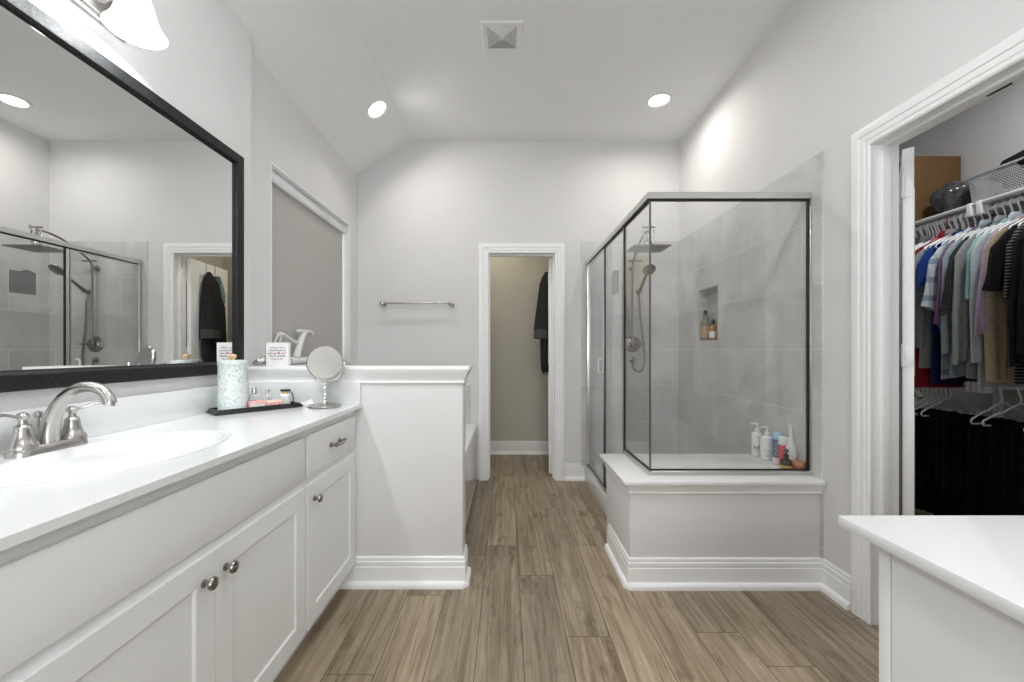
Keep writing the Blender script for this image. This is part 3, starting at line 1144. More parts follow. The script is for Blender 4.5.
# deck plate: stadium shape stretched between the handles
pl = []
for side, a0 in ((1, 0), (-1, 180)):
    for i in range(13):
        a = R(a0 + i * 15)
        pl.append((0.029 * math.cos(a - 0) if False else 0.029 * math.sin(a + R(0)) * 0 + 0.029 * math.cos(a) * 1.0, side * 0.053 * (1) + 0.029 * math.sin(a)))
outline = []
for i in range(13):
    a = R(i * 15)
    outline.append((0.029 * math.cos(a), 0.053 + 0.029 * math.sin(a)))
for i in range(13):
    a = R(180 + i * 15)
    outline.append((0.029 * math.cos(a), -0.053 + 0.029 * math.sin(a)))
rings = []
for s, z in ((1.0, 0.0), (1.0, 0.010), (0.93, 0.014), (0.90, 0.018), (0.82, 0.022)):
    rings.append([bm.verts.new((FX + x * s, FY + y * (1 - (1 - s) * 0.4), CT + z)) for x, y in outline])
for a, b in zip(rings, rings[1:]):
    n = len(a)
    for j in range(n):
        bm.faces.new((a[j], a[(j + 1) % n], b[(j + 1) % n], b[j]))
bm.faces.new(rings[0][::-1]); bm.faces.new(rings[-1])
obj('deck_plate', bm, M['nickel'], fa)
bm = NB()
sp = [(FX + a, FY, CT + b) for a, b in ((0, 0.018), (0.003, 0.055), (0.014, 0.092), (0.038, 0.128), (0.070, 0.150), (0.104, 0.154), (0.130, 0.145), (0.144, 0.128), (0.149, 0.114))]
# smooth the spine
def smooth_path(pts, k=4):
    pts = [Vector(p) for p in pts]
    out = []
    n = len(pts)
    for i in range(n - 1):
        p0, p1, p2, p3 = pts[max(i - 1, 0)], pts[i], pts[i + 1], pts[min(i + 2, n - 1)]
        for j in range(k):
            t = j / k
            out.append(0.5 * ((2 * p1) + (p2 - p0) * t + (2 * p0 - 5 * p1 + 4 * p2 - p3) * t * t + (3 * p1 - p0 - 3 * p2 + p3) * t ** 3))
    out.append(pts[-1])
    return out
spn = smooth_path(sp)
rr = [0.021 - 0.0085 * min(1, i / 14.0) for i in range(len(spn))]
rr[-1] = 0.0135; rr[-2] = 0.0138; rr[-3] = 0.0130
tube(bm, spn, rr, 18)
obj('spout', bm, M['nickel'], fa, ang=50)
bm = NB(); lathe(bm, [(0.0105, 0), (0.0105, -0.008), (0.0085, -0.009), (0.0, -0.007)], FX + 0.149, FY, CT + 0.116, 16)
obj('aerator', bm, M['chrome'], fa)
bm = NB()
tube(bm, [(FX - 0.026, FY, CT + 0.018), (FX - 0.026, FY, CT + 0.082)], 0.0032, 8)
lathe(bm, [(0.004, 0.078), (0.007, 0.081), (0.0085, 0.087), (0.007, 0.093), (0.0, 0.096)], FX - 0.026, FY, CT, 14)
obj('lift_rod', bm, M['nickel'], fa)
for s, ay in ((-1, -1), (1, 1)):
    bm = NB()
    hy = FY + s * 0.054
    lathe(bm, [(0.0275, 0.018), (0.0265, 0.026), (0.0210, 0.034), (0.0165, 0.048), (0.0140, 0.064), (0.0145, 0.068), (0.0120, 0.071), (0.0080, 0.074), (0.0070, 0.082), (0.0100, 0.087), (0.0110, 0.093), (0.0080, 0.099), (0.0, 0.101)], FX, hy, CT, 24)
    h = obj('handle', bm, M['nickel'], fa)
    bm = NB()
    d = Vector((0.25, s * 0.97, 0.0))
    pts = [Vector((FX, hy, CT + 0.091)) + d * t + Vector((0, 0, z)) for t, z in ((-0.010, 0), (0.015, 0.001), (0.035, 0.007), (0.055, 0.011), (0.078, 0.012))]
    tube(bm, smooth_path(pts, 3), [0.007, 0.0068, 0.006, 0.0054, 0.005, 0.005, 0.0052, 0.0056, 0.006, 0.0066, 0.007, 0.0068, 0.004], 12, flat=0.6)
    obj('lever', bm, M['nickel'], h)

fa.scale = (1.10, 1.07, 1.10)

# ------------------------------------------------------------------ wall mirror
MX = XV + 0.001
mi = thing('wall_mirror', 'large rectangular wall mirror in a brushed black frame above the vanity', 'mirror', (MX, 1.03, 1.07))
MY0, MY1, MZ0, MZ1 = 0.131, 1.929, 1.064, 2.097
bm = NB(); box(bm, MX, MX + 0.008, MY0 + 0.03, MY1 - 0.03, MZ0 + 0.03, MZ1 - 0.03)
obj('mirror_glass', bm, M['mirror'], mi, smooth=False)
bm = NB()
sweep(bm, [(MX, MY0, MZ0), (MX, MY1, MZ0), (MX, MY1, MZ1), (MX, MY0, MZ1)], [(0, 0), (0, 0.021), (0.004, 0.024), (0.042, 0.024), (0.046, 0.021), (0.048, 0.014), (0.055, 0.0085), (0.055, 0)], (1, 0, 0), closed=True)
obj('mirror_frame', bm, M['black_frame'], mi, ang=25)

# ------------------------------------------------------------------ vanity light
vl = thing('vanity_light', 'brushed nickel light bar with glowing white glass shades above the mirror', 'light', (XV, 1.03, 2.25))
bm = NB()
sweep(bm, [(XV, 0.715, 2.205), (XV, 1.345, 2.205), (XV, 1.345, 2.305), (XV, 0.715, 2.305)], [(0, 0), (0, 0.010), (0.006, 0.014), (0.010, 0.014), (0.013, 0.022), (0.022, 0.026), (0.030, 0.026)], (1, 0, 0), closed=True)
box(bm, XV, XV + 0.0255, 0.740, 1.320, 2.230, 2.280)
obj('back_plate', bm, M['nickel'], vl, ang=25)
for yy in (0.805, 1.03, 1.255):
    bm = NB()
    sx = XV + 0.125
    tube(bm, smooth_path([(XV + 0.02, yy, 2.262), (XV + 0.06, yy, 2.285), (XV + 0.105, yy, 2.318), (sx, yy, 2.312), (sx, yy, 2.285)], 4), 0.007, 10)
    lathe(bm, [(0.0, 0.030), (0.020, 0.026), (0.026, 0.010), (0.026, -0.006), (0.0, -0.006)], sx, yy, 2.290, 20)
    arm = obj('lamp_arm', bm, M['nickel'], vl)
    bm = NB()
    lathe(bm, [(0.028, 0.0), (0.036, -0.012), (0.044, -0.035), (0.050, -0.062), (0.058, -0.090), (0.070, -0.112), (0.078, -0.122), (0.075, -0.123), (0.066, -0.111), (0.054, -0.089), (0.046, -0.060), (0.040, -0.035), (0.032, -0.013), (0.024, -0.003)], sx, yy, 2.293, 32, cap=False)
    obj('lamp_shade', bm, M['lamp_glass'], arm)
    lamp('bulb', (sx - vl.location.x, yy - vl.location.y, 2.198 - vl.location.z), 0.10, 3.2, COOL, vl)

# ================================================================== CEILING
def can_light(name, label, loc, tilt=0.0, power=CAN_W, col=NEUT, spread=166):
    root = thing(name, label, 'light', loc)
    root.rotation_euler = (0, tilt, 0)
    bm = NB(); lathe(bm, [(0.088, 0.001), (0.094, -0.002), (0.092, -0.006), (0.078, -0.009), (0.067, -0.003), (0.066, 0.001)], 0, 0, 0, 36, cap=False)
    obj('trim_ring', bm, M['white_pl'], root, world=False)
    bm = NB(); lathe(bm, [(0.0, -0.0045), (0.045, -0.004), (0.064, -0.003), (0.067, -0.001)], 0, 0, 0, 36, cap=False)
    obj('lens', bm, M['led'], root, world=False)
    l = lamp('light', (0, 0, -0.012), 0.14, power, col, root, spread=spread)
    return root


can_light('recessed_light', 'round lit recessed ceiling light on the flat ceiling above the shower', (1.146, 3.006, HC))
can_light('recessed_light', 'round lit recessed ceiling light on the sloping ceiling above the tub', (-0.973, 3.005, HC + SL * (-0.973 - RX)), tilt=-math.atan(SL), spread=152)


def fill_drum_light(label, loc, power):  # unseen lamps added to fill the room with soft, even light
    root = thing('fill_drum_light', label, 'light', loc)
    bm = NB(); lathe(bm, [(0.0, 0.0), (0.21, 0.0), (0.215, -0.004), (0.215, -0.060), (0.205, -0.064), (0.205, -0.010), (0.0, -0.010)], n=40, cap=False)
    obj('drum_ring', bm, M['nickel'], root, world=False)
    bm = NB(); lathe(bm, [(0.0, -0.058), (0.12, -0.057), (0.204, -0.050)], n=40, cap=False)
    obj('diffuser', bm, M['diffuser'], root, world=False)
    lamp('light', (0, 0, -0.075), 0.40, power, COOL, root)


fill_drum_light('added flush drum fill light on the vanity side, behind the vent', (-0.35, 1.15, HC), REAR_W)
fill_drum_light('added flush drum fill light on the wardrobe doorway side, behind the vent', (0.50, 1.15, HC), REAR_W)
fill_drum_light('added flush drum fill light above the vanity, by the front wall', (-0.40, -0.55, HC), REAR_W)
fill_drum_light('added flush drum fill light above the side cabinet, by the front wall', (0.55, -0.55, HC), REAR_W)
can_light('recessed_light', 'unseen recessed fill light added inside the wardrobe closet', (2.50, 1.80, HC), power=CLO_W, col=COOL)  # added lamp, out of view, that brightens the dark closet
can_light('recessed_light', 'round lit recessed ceiling light inside the toilet room', (-0.25, 4.12, 2.75), power=4.2, col=(1.0, 0.93, 0.76))

vt = thing('ceiling_vent', 'square white four way louvred vent in the flat ceiling', 'vent', (-0.026, 2.40, HC))
bm = NB()
vx, vy, hv = -0.026, 2.402, 0.122
sweep(bm, [(vx - hv, vy - hv, HC), (vx - hv, vy + hv, HC), (vx + hv, vy + hv, HC), (vx + hv, vy - hv, HC)], [(0, 0), (0, 0.004), (0.006, 0.010), (0.032, 0.010), (0.036, 0.004), (0.036, 0)], (0, 0, -1), closed=True)
obj('vent_frame', bm, M['grille'], vt, ang=25)
bm = NB(); box(bm, vx - 0.088, vx + 0.088, vy - 0.088, vy + 0.088, HC - 0.0015, HC - 0.0003)
obj('backing', bm, M['vent_dark'], vt, smooth=False)
bm = NB()
for k in range(7):
    h = 0.084 - k * 0.0105
    sweep(bm, [(vx - h, vy - h, HC - 0.002), (vx - h, vy + h, HC - 0.002), (vx + h, vy + h, HC - 0.002), (vx + h, vy - h, HC - 0.002)], [(0, 0.000), (0.0012, 0), (0.0070, 0.007), (0.0058, 0.0075)], (0, 0, -1), closed=True)
box(bm, vx - 0.012, vx + 0.012, vy - 0.012, vy + 0.012, HC - 0.010, HC - 0.002, 0.001)
obj('louvre', bm, M['grille'], vt, smooth=False)

# ================================================================== SHOWER ENCLOSURE
GX, GY = 0.735, 2.048
GZ0, GZ1 = 0.534, 1.975
se = thing('shower_enclosure', 'clear glass shower enclosure with silver rails and a hinged door', 'shower', (GX, GY, 0.13))
bm = NB()
hd = 0.018
sweep(bm, [(GX - 0.001, YB - 0.011, GZ1 - 0.034), (GX - 0.001, GY, GZ1 - 0.034), (XR - 0.011, GY, GZ1 - 0.034)], [(-hd, 0), (hd, 0), (hd, 0.030), (hd - 0.004, 0.034), (-hd + 0.004, 0.034), (-hd, 0.030)], (0, 0, 1))
obj('header_rail', bm, M['rail'], se)
# black gasket lines under the header
bm = NB()
sweep(bm, [(GX, YB - 0.02, GZ1 - 0.042), (GX, GY, GZ1 - 0.042), (XR - 0.012, GY, GZ1 - 0.042)], [(-0.008, 0), (0.008, 0), (0.008, 0.008), (-0.008, 0.008)], (0, 0, 1))
obj('header_gasket', bm, M['gasket'], se)
# channels on the bench
bm = NB()
sweep(bm, [(GX, 2.455, GZ0), (GX, GY, GZ0), (XR - 0.011, GY, GZ0)], [(-0.016, 0), (0.016, 0), (0.016, 0.018), (0.010, 0.022), (-0.010, 0.022), (-0.016, 0.018)], (0, 0, 1))
obj('bench_channel', bm, M['rail'], se)
bm = NB()
sweep(bm, [(GX, 2.455, GZ0 + 0.022), (GX, GY, GZ0 + 0.022), (XR - 0.012, GY, GZ0 + 0.022)], [(-0.006, 0), (0.006, 0), (0.006, 0.006), (-0.006, 0.006)], (0, 0, 1))
obj('bench_gasket', bm, M['gasket'], se)
bm = NB(); box(bm, GX - 0.022, GX + 0.022, 2.463, YB - 0.011, 0.130, 0.150, 0.004)
obj('curb_channel', bm, M['rail'], se)
bm = NB(); box(bm, GX - 0.007, GX + 0.007, 2.47, YB - 0.02, 0.150, 0.158)
obj('curb_gasket', bm, M['gasket'], se)
# wall channel at the tiled wall
bm = NB(); box(bm, XR - 0.016, XR - 0.0105, GY - 0.018, GY + 0.018, GZ0 + 0.0, GZ1 - 0.034, 0.003)
obj('wall_channel', bm, M['rail'], se)
bm = NB(); box(bm, XR - 0.022, XR - 0.016, GY - 0.007, GY + 0.007, GZ0 + 0.022, GZ1 - 0.04)
obj('wall_gasket', bm, M['gasket'], se)
bm = NB(); box(bm, GX - 0.016, GX + 0.016, YB - 0.035, YB - 0.0105, 0.150, GZ1 - 0.034, 0.003)
obj('back_channel', bm, M['rail'], se)
# upright posts
for (y0, y1, z0) in ((2.490, 2.514, 0.150), (2.985, 3.010, 0.150)):
    bm = NB(); box(bm, GX - 0.004, GX + 0.014, y0, y1, z0, GZ1 - 0.042, 0.003)
    p = obj('upright_post', bm, M['rail'], se)
    bm = NB(); box(bm, GX - 0.007, GX + 0.006, y0 - 0.008, y0, z0, GZ1 - 0.042)
    obj('post_gasket', bm, M['gasket'], p)
# glass
bm = NB(); box(bm, GX + 0.004, XR - 0.018, GY - 0.003, GY + 0.003, GZ0 + 0.023, GZ1 - 0.036)
obj('glass_panel', bm, M['glass'], se, smooth=False)
bm = NB(); box(bm, GX - 0.003, GX + 0.003, GY + 0.004, 2.489, GZ0 + 0.023, GZ1 - 0.036)
obj('glass_panel', bm, M['glass'], se, smooth=False)
bm = NB(); box(bm, GX - 0.003, GX + 0.003, 2.515, 2.984, 0.152, GZ1 - 0.036)
obj('glass_panel', bm, M['glass'], se, smooth=False)
bm = NB(); box(bm, GX - 0.003, GX + 0.003, 3.020, YB - 0.040, 0.172, GZ1 - 0.050)
dr = obj('glass_door', bm, M['glass'], se, smooth=False)
bm = NB()
sweep(bm, [(GX - 0.008, 3.012, 0.160), (GX - 0.008, YB - 0.037, 0.160), (GX - 0.008, YB - 0.037, GZ1 - 0.044), (GX - 0.008, 3.012, GZ1 - 0.044)], [(0, 0), (0, 0.016), (0.007, 0.016), (0.007, 0)], (1, 0, 0), closed=True)
obj('door_frame', bm, M['rail'], dr)
bm = NB()
tube(bm, [(GX - 0.004, 3.055, 1.00), (GX - 0.030, 3.055, 1.003), (GX - 0.032, 3.055, 1.012), (GX - 0.032, 3.055, 1.088), (GX - 0.030, 3.055, 1.097), (GX - 0.004, 3.055, 1.10)], 0.007, 10)
obj('door_handle', bm, M['white_pl'], dr)
# thin corner seal
bm = NB(); box(bm, GX - 0.004, GX + 0.004, GY - 0.004, GY + 0.004, GZ0 + 0.022, GZ1 - 0.036)
obj('corner_seal', bm, mat('grey_corner_seal', (0.10, 0.10, 0.10), 0.3), se)

# small grey fogless mirror hung on the fixed panel
bm = NB()
outl = [(y + 0.045, z) for y, z in ((2.612, 1.555), (2.758, 1.555), (2.758, 1.705), (2.725, 1.720), (2.690, 1.720), (2.675, 1.706), (2.612, 1.705))]
prism(bm, outl, 'x', GX + 0.0035, GX + 0.0115)
tag(obj('shaving_mirror', bm, mat('grey_panel_plastic', (0.20, 0.20, 0.205), 0.35), smooth=False), 'small grey square panel with a stepped top stuck to the shower glass', 'mirror')

# ------------------------------------------------------------------ shower fixtures
YW = YB - 0.0105
sh = thing('rain_shower', 'nickel shower column with a square rain head on a curved arm', 'shower head', (1.118, YW, 1.30))
bm = NB()
tube(bm, smooth_path([(1.118, YW - 0.045, 1.225), (1.118, YW - 0.045, 1.60), (1.118, YW - 0.045, 1.88), (1.118, YW - 0.050, 1.93), (1.118, YW - 0.085, 1.975), (1.116, YW - 0.20, 2.045), (1.113, YW - 0.32, 2.095), (1.110, YW - 0.42, 2.112), (1.108, YW - 0.47, 2.100), (1.107, YW - 0.475, 2.06)], 5), 0.0085, 12)
obj('riser_pipe', bm, M['gun'], sh, ang=60)
bm = NB()
lathe_dir(bm, [(0.024, 0), (0.024, 0.006), (0.011, 0.012), (0.010, 0.040), (0.014, 0.046), (0.0, 0.052)], (1.118, YW, 1.905), (0, -1, 0))
box(bm, 1.085, 1.205, YW - 0.056, YW - 0.034, 1.955, 1.970, 0.003)
obj('wall_bracket', bm, M['gun'], sh)
bm = NB()
tube(bm, [(1.107, YW - 0.475, 2.075), (1.107, YW - 0.475, 2.020)], 0.016, 14)
lathe(bm, [(0.010, 2.030), (0.022, 2.022), (0.026, 2.000), (0.026, 1.985), (0.016, 1.975), (0.016, 1.966)], 1.107, YW - 0.475, 0, 20)
tube(bm, [(1.060, YW - 0.475, 2.128), (1.155, YW - 0.475, 2.132)], 0.007, 10)
tube(bm, [(1.107, YW - 0.475, 2.095), (1.107, YW - 0.475, 2.130)], 0.008, 10)
tube(bm, [(1.155, YW - 0.475, 2.120), (1.155, YW - 0.475, 2.146)], 0.008, 10)
tube(bm, smooth_path([(1.145, YW - 0.475, 2.11), (1.150, YW - 0.475, 2.06), (1.140, YW - 0.475, 2.0)], 3), 0.007, 8)
tube(bm, smooth_path([(1.075, YW - 0.475, 2.10), (1.066, YW - 0.475, 2.05), (1.072, YW - 0.475, 1.99)], 3), 0.007, 8)
obj('swivel_joint', bm, M['nickel'], sh)
bm = NB(); box(bm, 0.960, 1.243, YW - 0.585, YW - 0.365, 1.957, 1.967, 0.002)
rh = obj('rain_head', bm, M['gun'], sh)
bm = NB()
for i in range(12):
    for j in range(9):
        box(bm, 0.978 + i * 0.0215, 0.984 + i * 0.0215, YW - 0.570 + j * 0.0235, YW - 0.564 + j * 0.0235, 1.9545, 1.9575)
obj('nozzles', bm, M['gasket'], rh, smooth=False)

va = thing('shower_valve', 'round shower control plate with a lever handle on the tiled back wall', 'valve', (1.132, YW, 1.222))
bm = NB(); lathe_dir(bm, [(0.072, 0), (0.072, 0.004), (0.060, 0.010), (0.040, 0.014), (0.030, 0.020), (0.030, 0.045), (0.024, 0.052), (0.0, 0.054)], (1.132, YW, 1.222), (0, -1, 0), 32)
obj('escutcheon', bm, M['gun'], va)
bm = NB(); tube(bm, [(1.132, YW - 0.040, 1.222), (1.165, YW - 0.048, 1.222), (1.225, YW - 0.052, 1.225)], [0.010, 0.008, 0.006], 10)
obj('lever', bm, M['gun'], va)
bm = NB(); lathe_dir(bm, [(0.026, 0), (0.026, 0.005), (0.017, 0.010), (0.015, 0.032), (0.0, 0.036)], (1.125, YW, 1.085), (0, -1, 0), 24)
obj('hose_outlet', bm, M['gun'], va)

hs = thing('hand_shower', 'round hand shower head in its wall holder with a looping hose', 'shower head', (1.180, YW, 1.70))
HH = Vector((1.180, YW - 0.055, 1.700))
HT = Vector((1.186, YW - 0.245, 1.835))
bm = NB()
tube(bm, [HH + (HH - HT) * 0.18, HH, HH.lerp(HT, 0.5), HT], [0.011, 0.013, 0.012, 0.013], 12)
obj('grip', bm, M['gun'], hs)
bm = NB()
lathe_dir(bm, [(0.0, -0.020), (0.022, -0.018), (0.044, -0.006), (0.053, 0.006), (0.053, 0.014), (0.047, 0.018), (0.0, 0.018)], HT + Vector((0, -0.015, 0.012)), (0.05, -0.72, -0.69), 28)
obj('spray_head', bm, M['gun'], hs)
bm = NB()
lathe_dir(bm, [(0.022, 0), (0.022, 0.006), (0.012, 0.012), (0.012, 0.040), (0.0, 0.044)], (1.180, YW, 1.695), (0, -1, 0), 20)
lathe_dir(bm, [(0.017, -0.018), (0.019, 0.0), (0.017, 0.018)], HH, (HT - HH), 16)
obj('wall_holder', bm, M['gun'], hs)
bm = NB()
tube(bm, smooth_path([HH + (HH - HT) * 0.2, (1.186, YW - 0.030, 1.60), (1.205, YW - 0.020, 1.40), (1.232, YW - 0.018, 1.18), (1.236, YW - 0.018, 1.06), (1.205, YW - 0.020, 0.985), (1.155, YW - 0.022, 0.985), (1.128, YW - 0.028, 1.03), (1.125, YW - 0.034, 1.080)], 6), 0.0072, 10)
obj('hose', bm, M['gun'], hs, ang=60)


# ------------------------------------------------------------------ bottles on the bench and in the niche
def bottle(name, label, loc, prof, m, capprof=None, capm=None, extra=None, sx=1.0, sy=1.0, cat='bottle', rz=0, capname='cap'):
    root = thing(name, label, cat, loc, rz=rz)
    bm = NB(); lathe(bm, prof, n=28, sx=sx, sy=sy)
    obj('body', bm, m, root, world=False)
    if capprof:
        bm = NB(); lathe(bm, capprof, n=20)
        obj(capname, bm, capm, root, world=False)
    if extra:
        extra(root)
    return root


def round_body(r, h, neck=0.012, sh=0.02, e=0.004):
    return [(0.0, 0.0), (r - e, 0.0), (r, e), (r, h - sh), (r * 0.92, h - sh * 0.5), (r * 0.6, h - sh * 0.12), (neck, h), (neck, h + 0.006), (0.0, h + 0.006)]


def pump(root, h, m, out=(-1, -0.2), lift=0.045):
    bm = NB()
    lathe(bm, [(0.0, h), (0.013, h), (0.013, h + 0.014), (0.005, h + 0.017), (0.004, h + lift - 0.008), (0.010, h + lift - 0.006), (0.010, h + lift + 0.004), (0.0, h + lift + 0.005)], n=18)
    d = Vector((out[0], out[1], 0)).normalized()
    tube(bm, [Vector((0, 0, h + lift)), d * 0.022 + Vector((0, 0, h + lift + 0.001)), d * 0.040 + Vector((0, 0, h + lift - 0.004))], [0.006, 0.005, 0.0035], 8)
    obj('pump', bm, m, root, world=False)


def marks(root, rows, m, name='printed_text', face='-y', y=0.0, gap=0.3, seed=1):
    """small printed strokes on a flat or gently curved face: rows of (x0, x1, z, height)"""
    rnd = random.Random(seed)
    bm = NB()
    for x0, x1, z, h in rows:
        x = x0
        while x < x1:
            wv = h * rnd.uniform(0.25, 0.8)
            hh = h * rnd.choice((0.6, 0.65, 1.0))
            yy = y(x + wv / 2) if callable(y) else y
            box(bm, x, min(x + wv, x1), yy - 0.0006, yy + 0.0004, z, z + hh)
            x += wv + h * (gap if rnd.random() < 0.8 else gap * 2.5)
    return obj(name, bm, m, root, smooth=False, world=False)


def letters(root, text, size, m, loc, name='printed_letters', r=None):
    """real lettering as a thin mesh standing on the -y side"""
    cu = bpy.data.curves.new('lettering', 'FONT')
    cu.body = text
    cu.size = size
    cu.extrude = 0.0004
    cu.align_x = 'CENTER'
    tmp = bpy.data.objects.new('lettering', cu)
    C.objects.link(tmp)
    bpy.context.view_layer.update()
    dg = bpy.context.evaluated_depsgraph_get()
    me = bpy.data.meshes.new_from_object(tmp.evaluated_get(dg))
    bpy.data.objects.remove(tmp)
    bpy.data.curves.remove(cu)
    for v in me.vertices:
        x, y, z = v.co
        yy = -math.sqrt(max(r * r - x * x, 1e-8)) - 0.0004 - z if r else -z
        v.co = (loc[0] + x, loc[1] + yy, loc[2] + y)
    me.materials.clear()
    me.materials.append(m)
    o = bpy.data.objects.new(name, me)
    C.objects.link(o)
    o.parent = root
    return o


BZ = 0.5345
M['bt_white'] = mat('white_bottle', (0.80, 0.80, 0.79), 0.35)
M['bt_blue'] = mat('blue_can_print', (0.075, 0.14, 0.27), 0.35, var=0.1)
M['bt_lblue'] = mat('light_blue_cap', (0.38, 0.62, 0.80), 0.4)
M['bt_red'] = mat('red_tube', (0.72, 0.10, 0.11), 0.4)
M['bt_mint'] = mat('pale_mint_white', (0.76, 0.80, 0.78), 0.4)
M['bt_dark'] = mat('dark_brown_bottle', (0.030, 0.022, 0.015), 0.15)
M['bt_gold'] = mat('ochre_label', (0.60, 0.40, 0.08), 0.45)
M['bt_orange'] = mat('amber_orange_jar', (0.42, 0.12, 0.035), 0.25)
M['bt_orange2'] = mat('amber_lid', (0.60, 0.24, 0.10), 0.35)
M['floral'] = spots_mat('white_floral_print', (0.78, 0.78, 0.77), (0.35, 0.45, 0.45), 140, 0.60, 0.4)
M['label_w'] = mat('white_label', (0.74, 0.74, 0.72), 0.5)
a = bottle('pump_bottle', 'white pump bottle with bold black lettering at the back of the shower bench', (1.514, 2.415, BZ), round_body(0.031, 0.142), M['bt_white'], rz=R(-40))
pump(a, 0.146, M['bt_white'], out=(-1, -0.7))
letters(a, 'ivl', 0.040, M['black'], (0.000, 0.0, 0.042), r=0.031)
marks(a, [(-0.02, 0.02, 0.036, 0.007), (-0.016, 0.016, 0.026, 0.004)], M['ink'], y=lambda x: -math.sqrt(0.031 ** 2 - x * x) - 0.0003, seed=3)
a = bottle('pump_bottle', 'white pump bottle with faint small print, second along the shower bench', (1.512, 2.325, BZ), round_body(0.033, 0.140), M['bt_white'], rz=R(-33))
pump(a, 0.144, M['bt_white'], out=(-1, -0.5))
marks(a, [(-0.012, 0.020, 0.060, 0.004), (-0.014, 0.018, 0.052, 0.004), (-0.014, 0.020, 0.044, 0.004), (-0.002, 0.018, 0.024, 0.010)], M['ink'], y=lambda x: -math.sqrt(0.033 ** 2 - x * x) - 0.0003, seed=5)
a = bottle('spray_can', 'dark blue can with a light blue cap on the shower bench', (1.520, 2.245, BZ), [(0.0, 0.0), (0.021, 0.0), (0.023, 0.004), (0.023, 0.130), (0.021, 0.136), (0.0, 0.138)], M['bt_blue'], [(0.021, 0.137), (0.021, 0.158), (0.016, 0.170), (0.008, 0.178), (0.0, 0.179)], M['bt_lblue'], cat='can', rz=R(-34))
marks(a, [(-0.012, 0.012, 0.115 - 0.011 * i, 0.006) for i in range(7)], M['label_w'], y=lambda x: -math.sqrt(0.023 ** 2 - x * x) - 0.0003, seed=8)
bm = NB(); lathe(bm, [(0.0, 0.0), (0.024, 0.0), (0.0245, 0.003), (0.0245, 0.034), (0.023, 0.036)], n=24)
obj('lower_band', bm, M['bt_white'], a, world=False)
a = bottle('squeeze_tube', 'red tube with a pale mint cap beside the blue can', (1.519, 2.190, BZ), [(0.0, 0.0), (0.020, 0.0), (0.026, 0.010), (0.027, 0.055), (0.027, 0.115), (0.026, 0.118), (0.0, 0.118)], M['bt_red'], [(0.026, 0.1185), (0.0275, 0.121), (0.0275, 0.156), (0.025, 0.160), (0.0, 0.160)], M['bt_mint'], sy=0.7, cat='tube')
bm = NB(); lathe_dir(bm, [(0.0, 0.0), (0.015, 0.0), (0.015, 0.0015), (0.0, 0.0018)], (0.006, -0.0185, 0.095), (0, -1, 0), 18)
obj('printed_patch', bm, M['bt_orange2'], a, world=False)
a = bottle('serum_bottle', 'small dark brown bottle with ochre label and black pump by the glass', (1.464, 2.094, BZ), round_body(0.026, 0.072, 0.010, 0.018), M['bt_dark'])
pump(a, 0.077, M['black'], out=(-0.4, -1), lift=0.038)
bm = NB(); lathe(bm, [(0.0262, 0.010), (0.0266, 0.012), (0.0266, 0.034), (0.0262, 0.036)], n=28, cap=False)
obj('label_band', bm, M['bt_gold'], a, world=False)
a = bottle('cone_bottle', 'white cone shaped bottle with floral print and long neck behind the amber jar', (1.521, 2.140, BZ), [(0.0, 0.0), (0.024, 0.0), (0.0255, 0.004), (0.0255, 0.085), (0.022, 0.110), (0.015, 0.140), (0.0095, 0.170), (0.0085, 0.190), (0.011, 0.215), (0.014, 0.234), (0.0, 0.235)], M['floral'])
a = bottle('cream_jar', 'round amber orange jar in front of the floral cone bottle', (1.519, 2.083, BZ), [(0.0, 0.0), (0.0265, 0.0), (0.0285, 0.004), (0.0285, 0.034), (0.027, 0.038), (0.0, 0.039)], M['bt_orange'], [(0.0295, 0.038), (0.0300, 0.040), (0.0300, 0.055), (0.0285, 0.058), (0.0, 0.058)], M['bt_orange2'], cat='jar', capname='lid')

M['amber'] = mat('amber_liquor_glass', (0.34, 0.16, 0.05), 0.08, var=0.2, nscale=30)
M['greeny'] = mat('olive_glass', (0.20, 0.19, 0.12), 0.08)
M['niche_label'] = spots_mat('tan_black_label', (0.60, 0.36, 0.20), (0.06, 0.05, 0.04), 90, 0.50, 0.5)
nz = NZ0 + 0.0045
a = bottle('shampoo_bottle', 'olive glass bottle with a long neck and tan label in the niche', (1.582, 3.180, nz), [(0.0, 0.0), (0.030, 0.0), (0.033, 0.004), (0.034, 0.090), (0.030, 0.115), (0.016, 0.130), (0.011, 0.140), (0.011, 0.165), (0.0, 0.166)], M['greeny'], [(0.0125, 0.160), (0.0125, 0.180), (0.011, 0.184), (0.0, 0.185)], M['black'])
bm = NB(); lathe(bm, [(0.0342, 0.018), (0.0348, 0.020), (0.0350, 0.085), (0.0345, 0.087)], n=28, cap=False)
obj('label_band', bm, M['niche_label'], a, world=False)
a.scale = (1.05, 1.05, 1.30)
a = bottle('shampoo_bottle', 'squat amber bottle with a dark cap standing mid niche', (1.588, 3.075, nz), round_body(0.028, 0.095, 0.010, 0.03), M['amber'], [(0.0115, 0.098), (0.0115, 0.125), (0.0, 0.127)], M['black'])
bm = NB(); lathe(bm, [(0.0282, 0.015), (0.0288, 0.017), (0.0288, 0.052), (0.0282, 0.054)], n=28, cap=False)
obj('label_band', bm, M['label_w'], a, world=False)
a.scale = (1.0, 1.0, 1.25)
a = bottle('shampoo_bottle', 'slim amber bottle with a black cap at the niche edge', (1.588, 2.985, nz), round_body(0.022, 0.115, 0.009, 0.02), M['amber'], [(0.012, 0.119), (0.012, 0.150), (0.0, 0.151)], M['black'])

a.scale = (1.0, 1.0, 1.30)
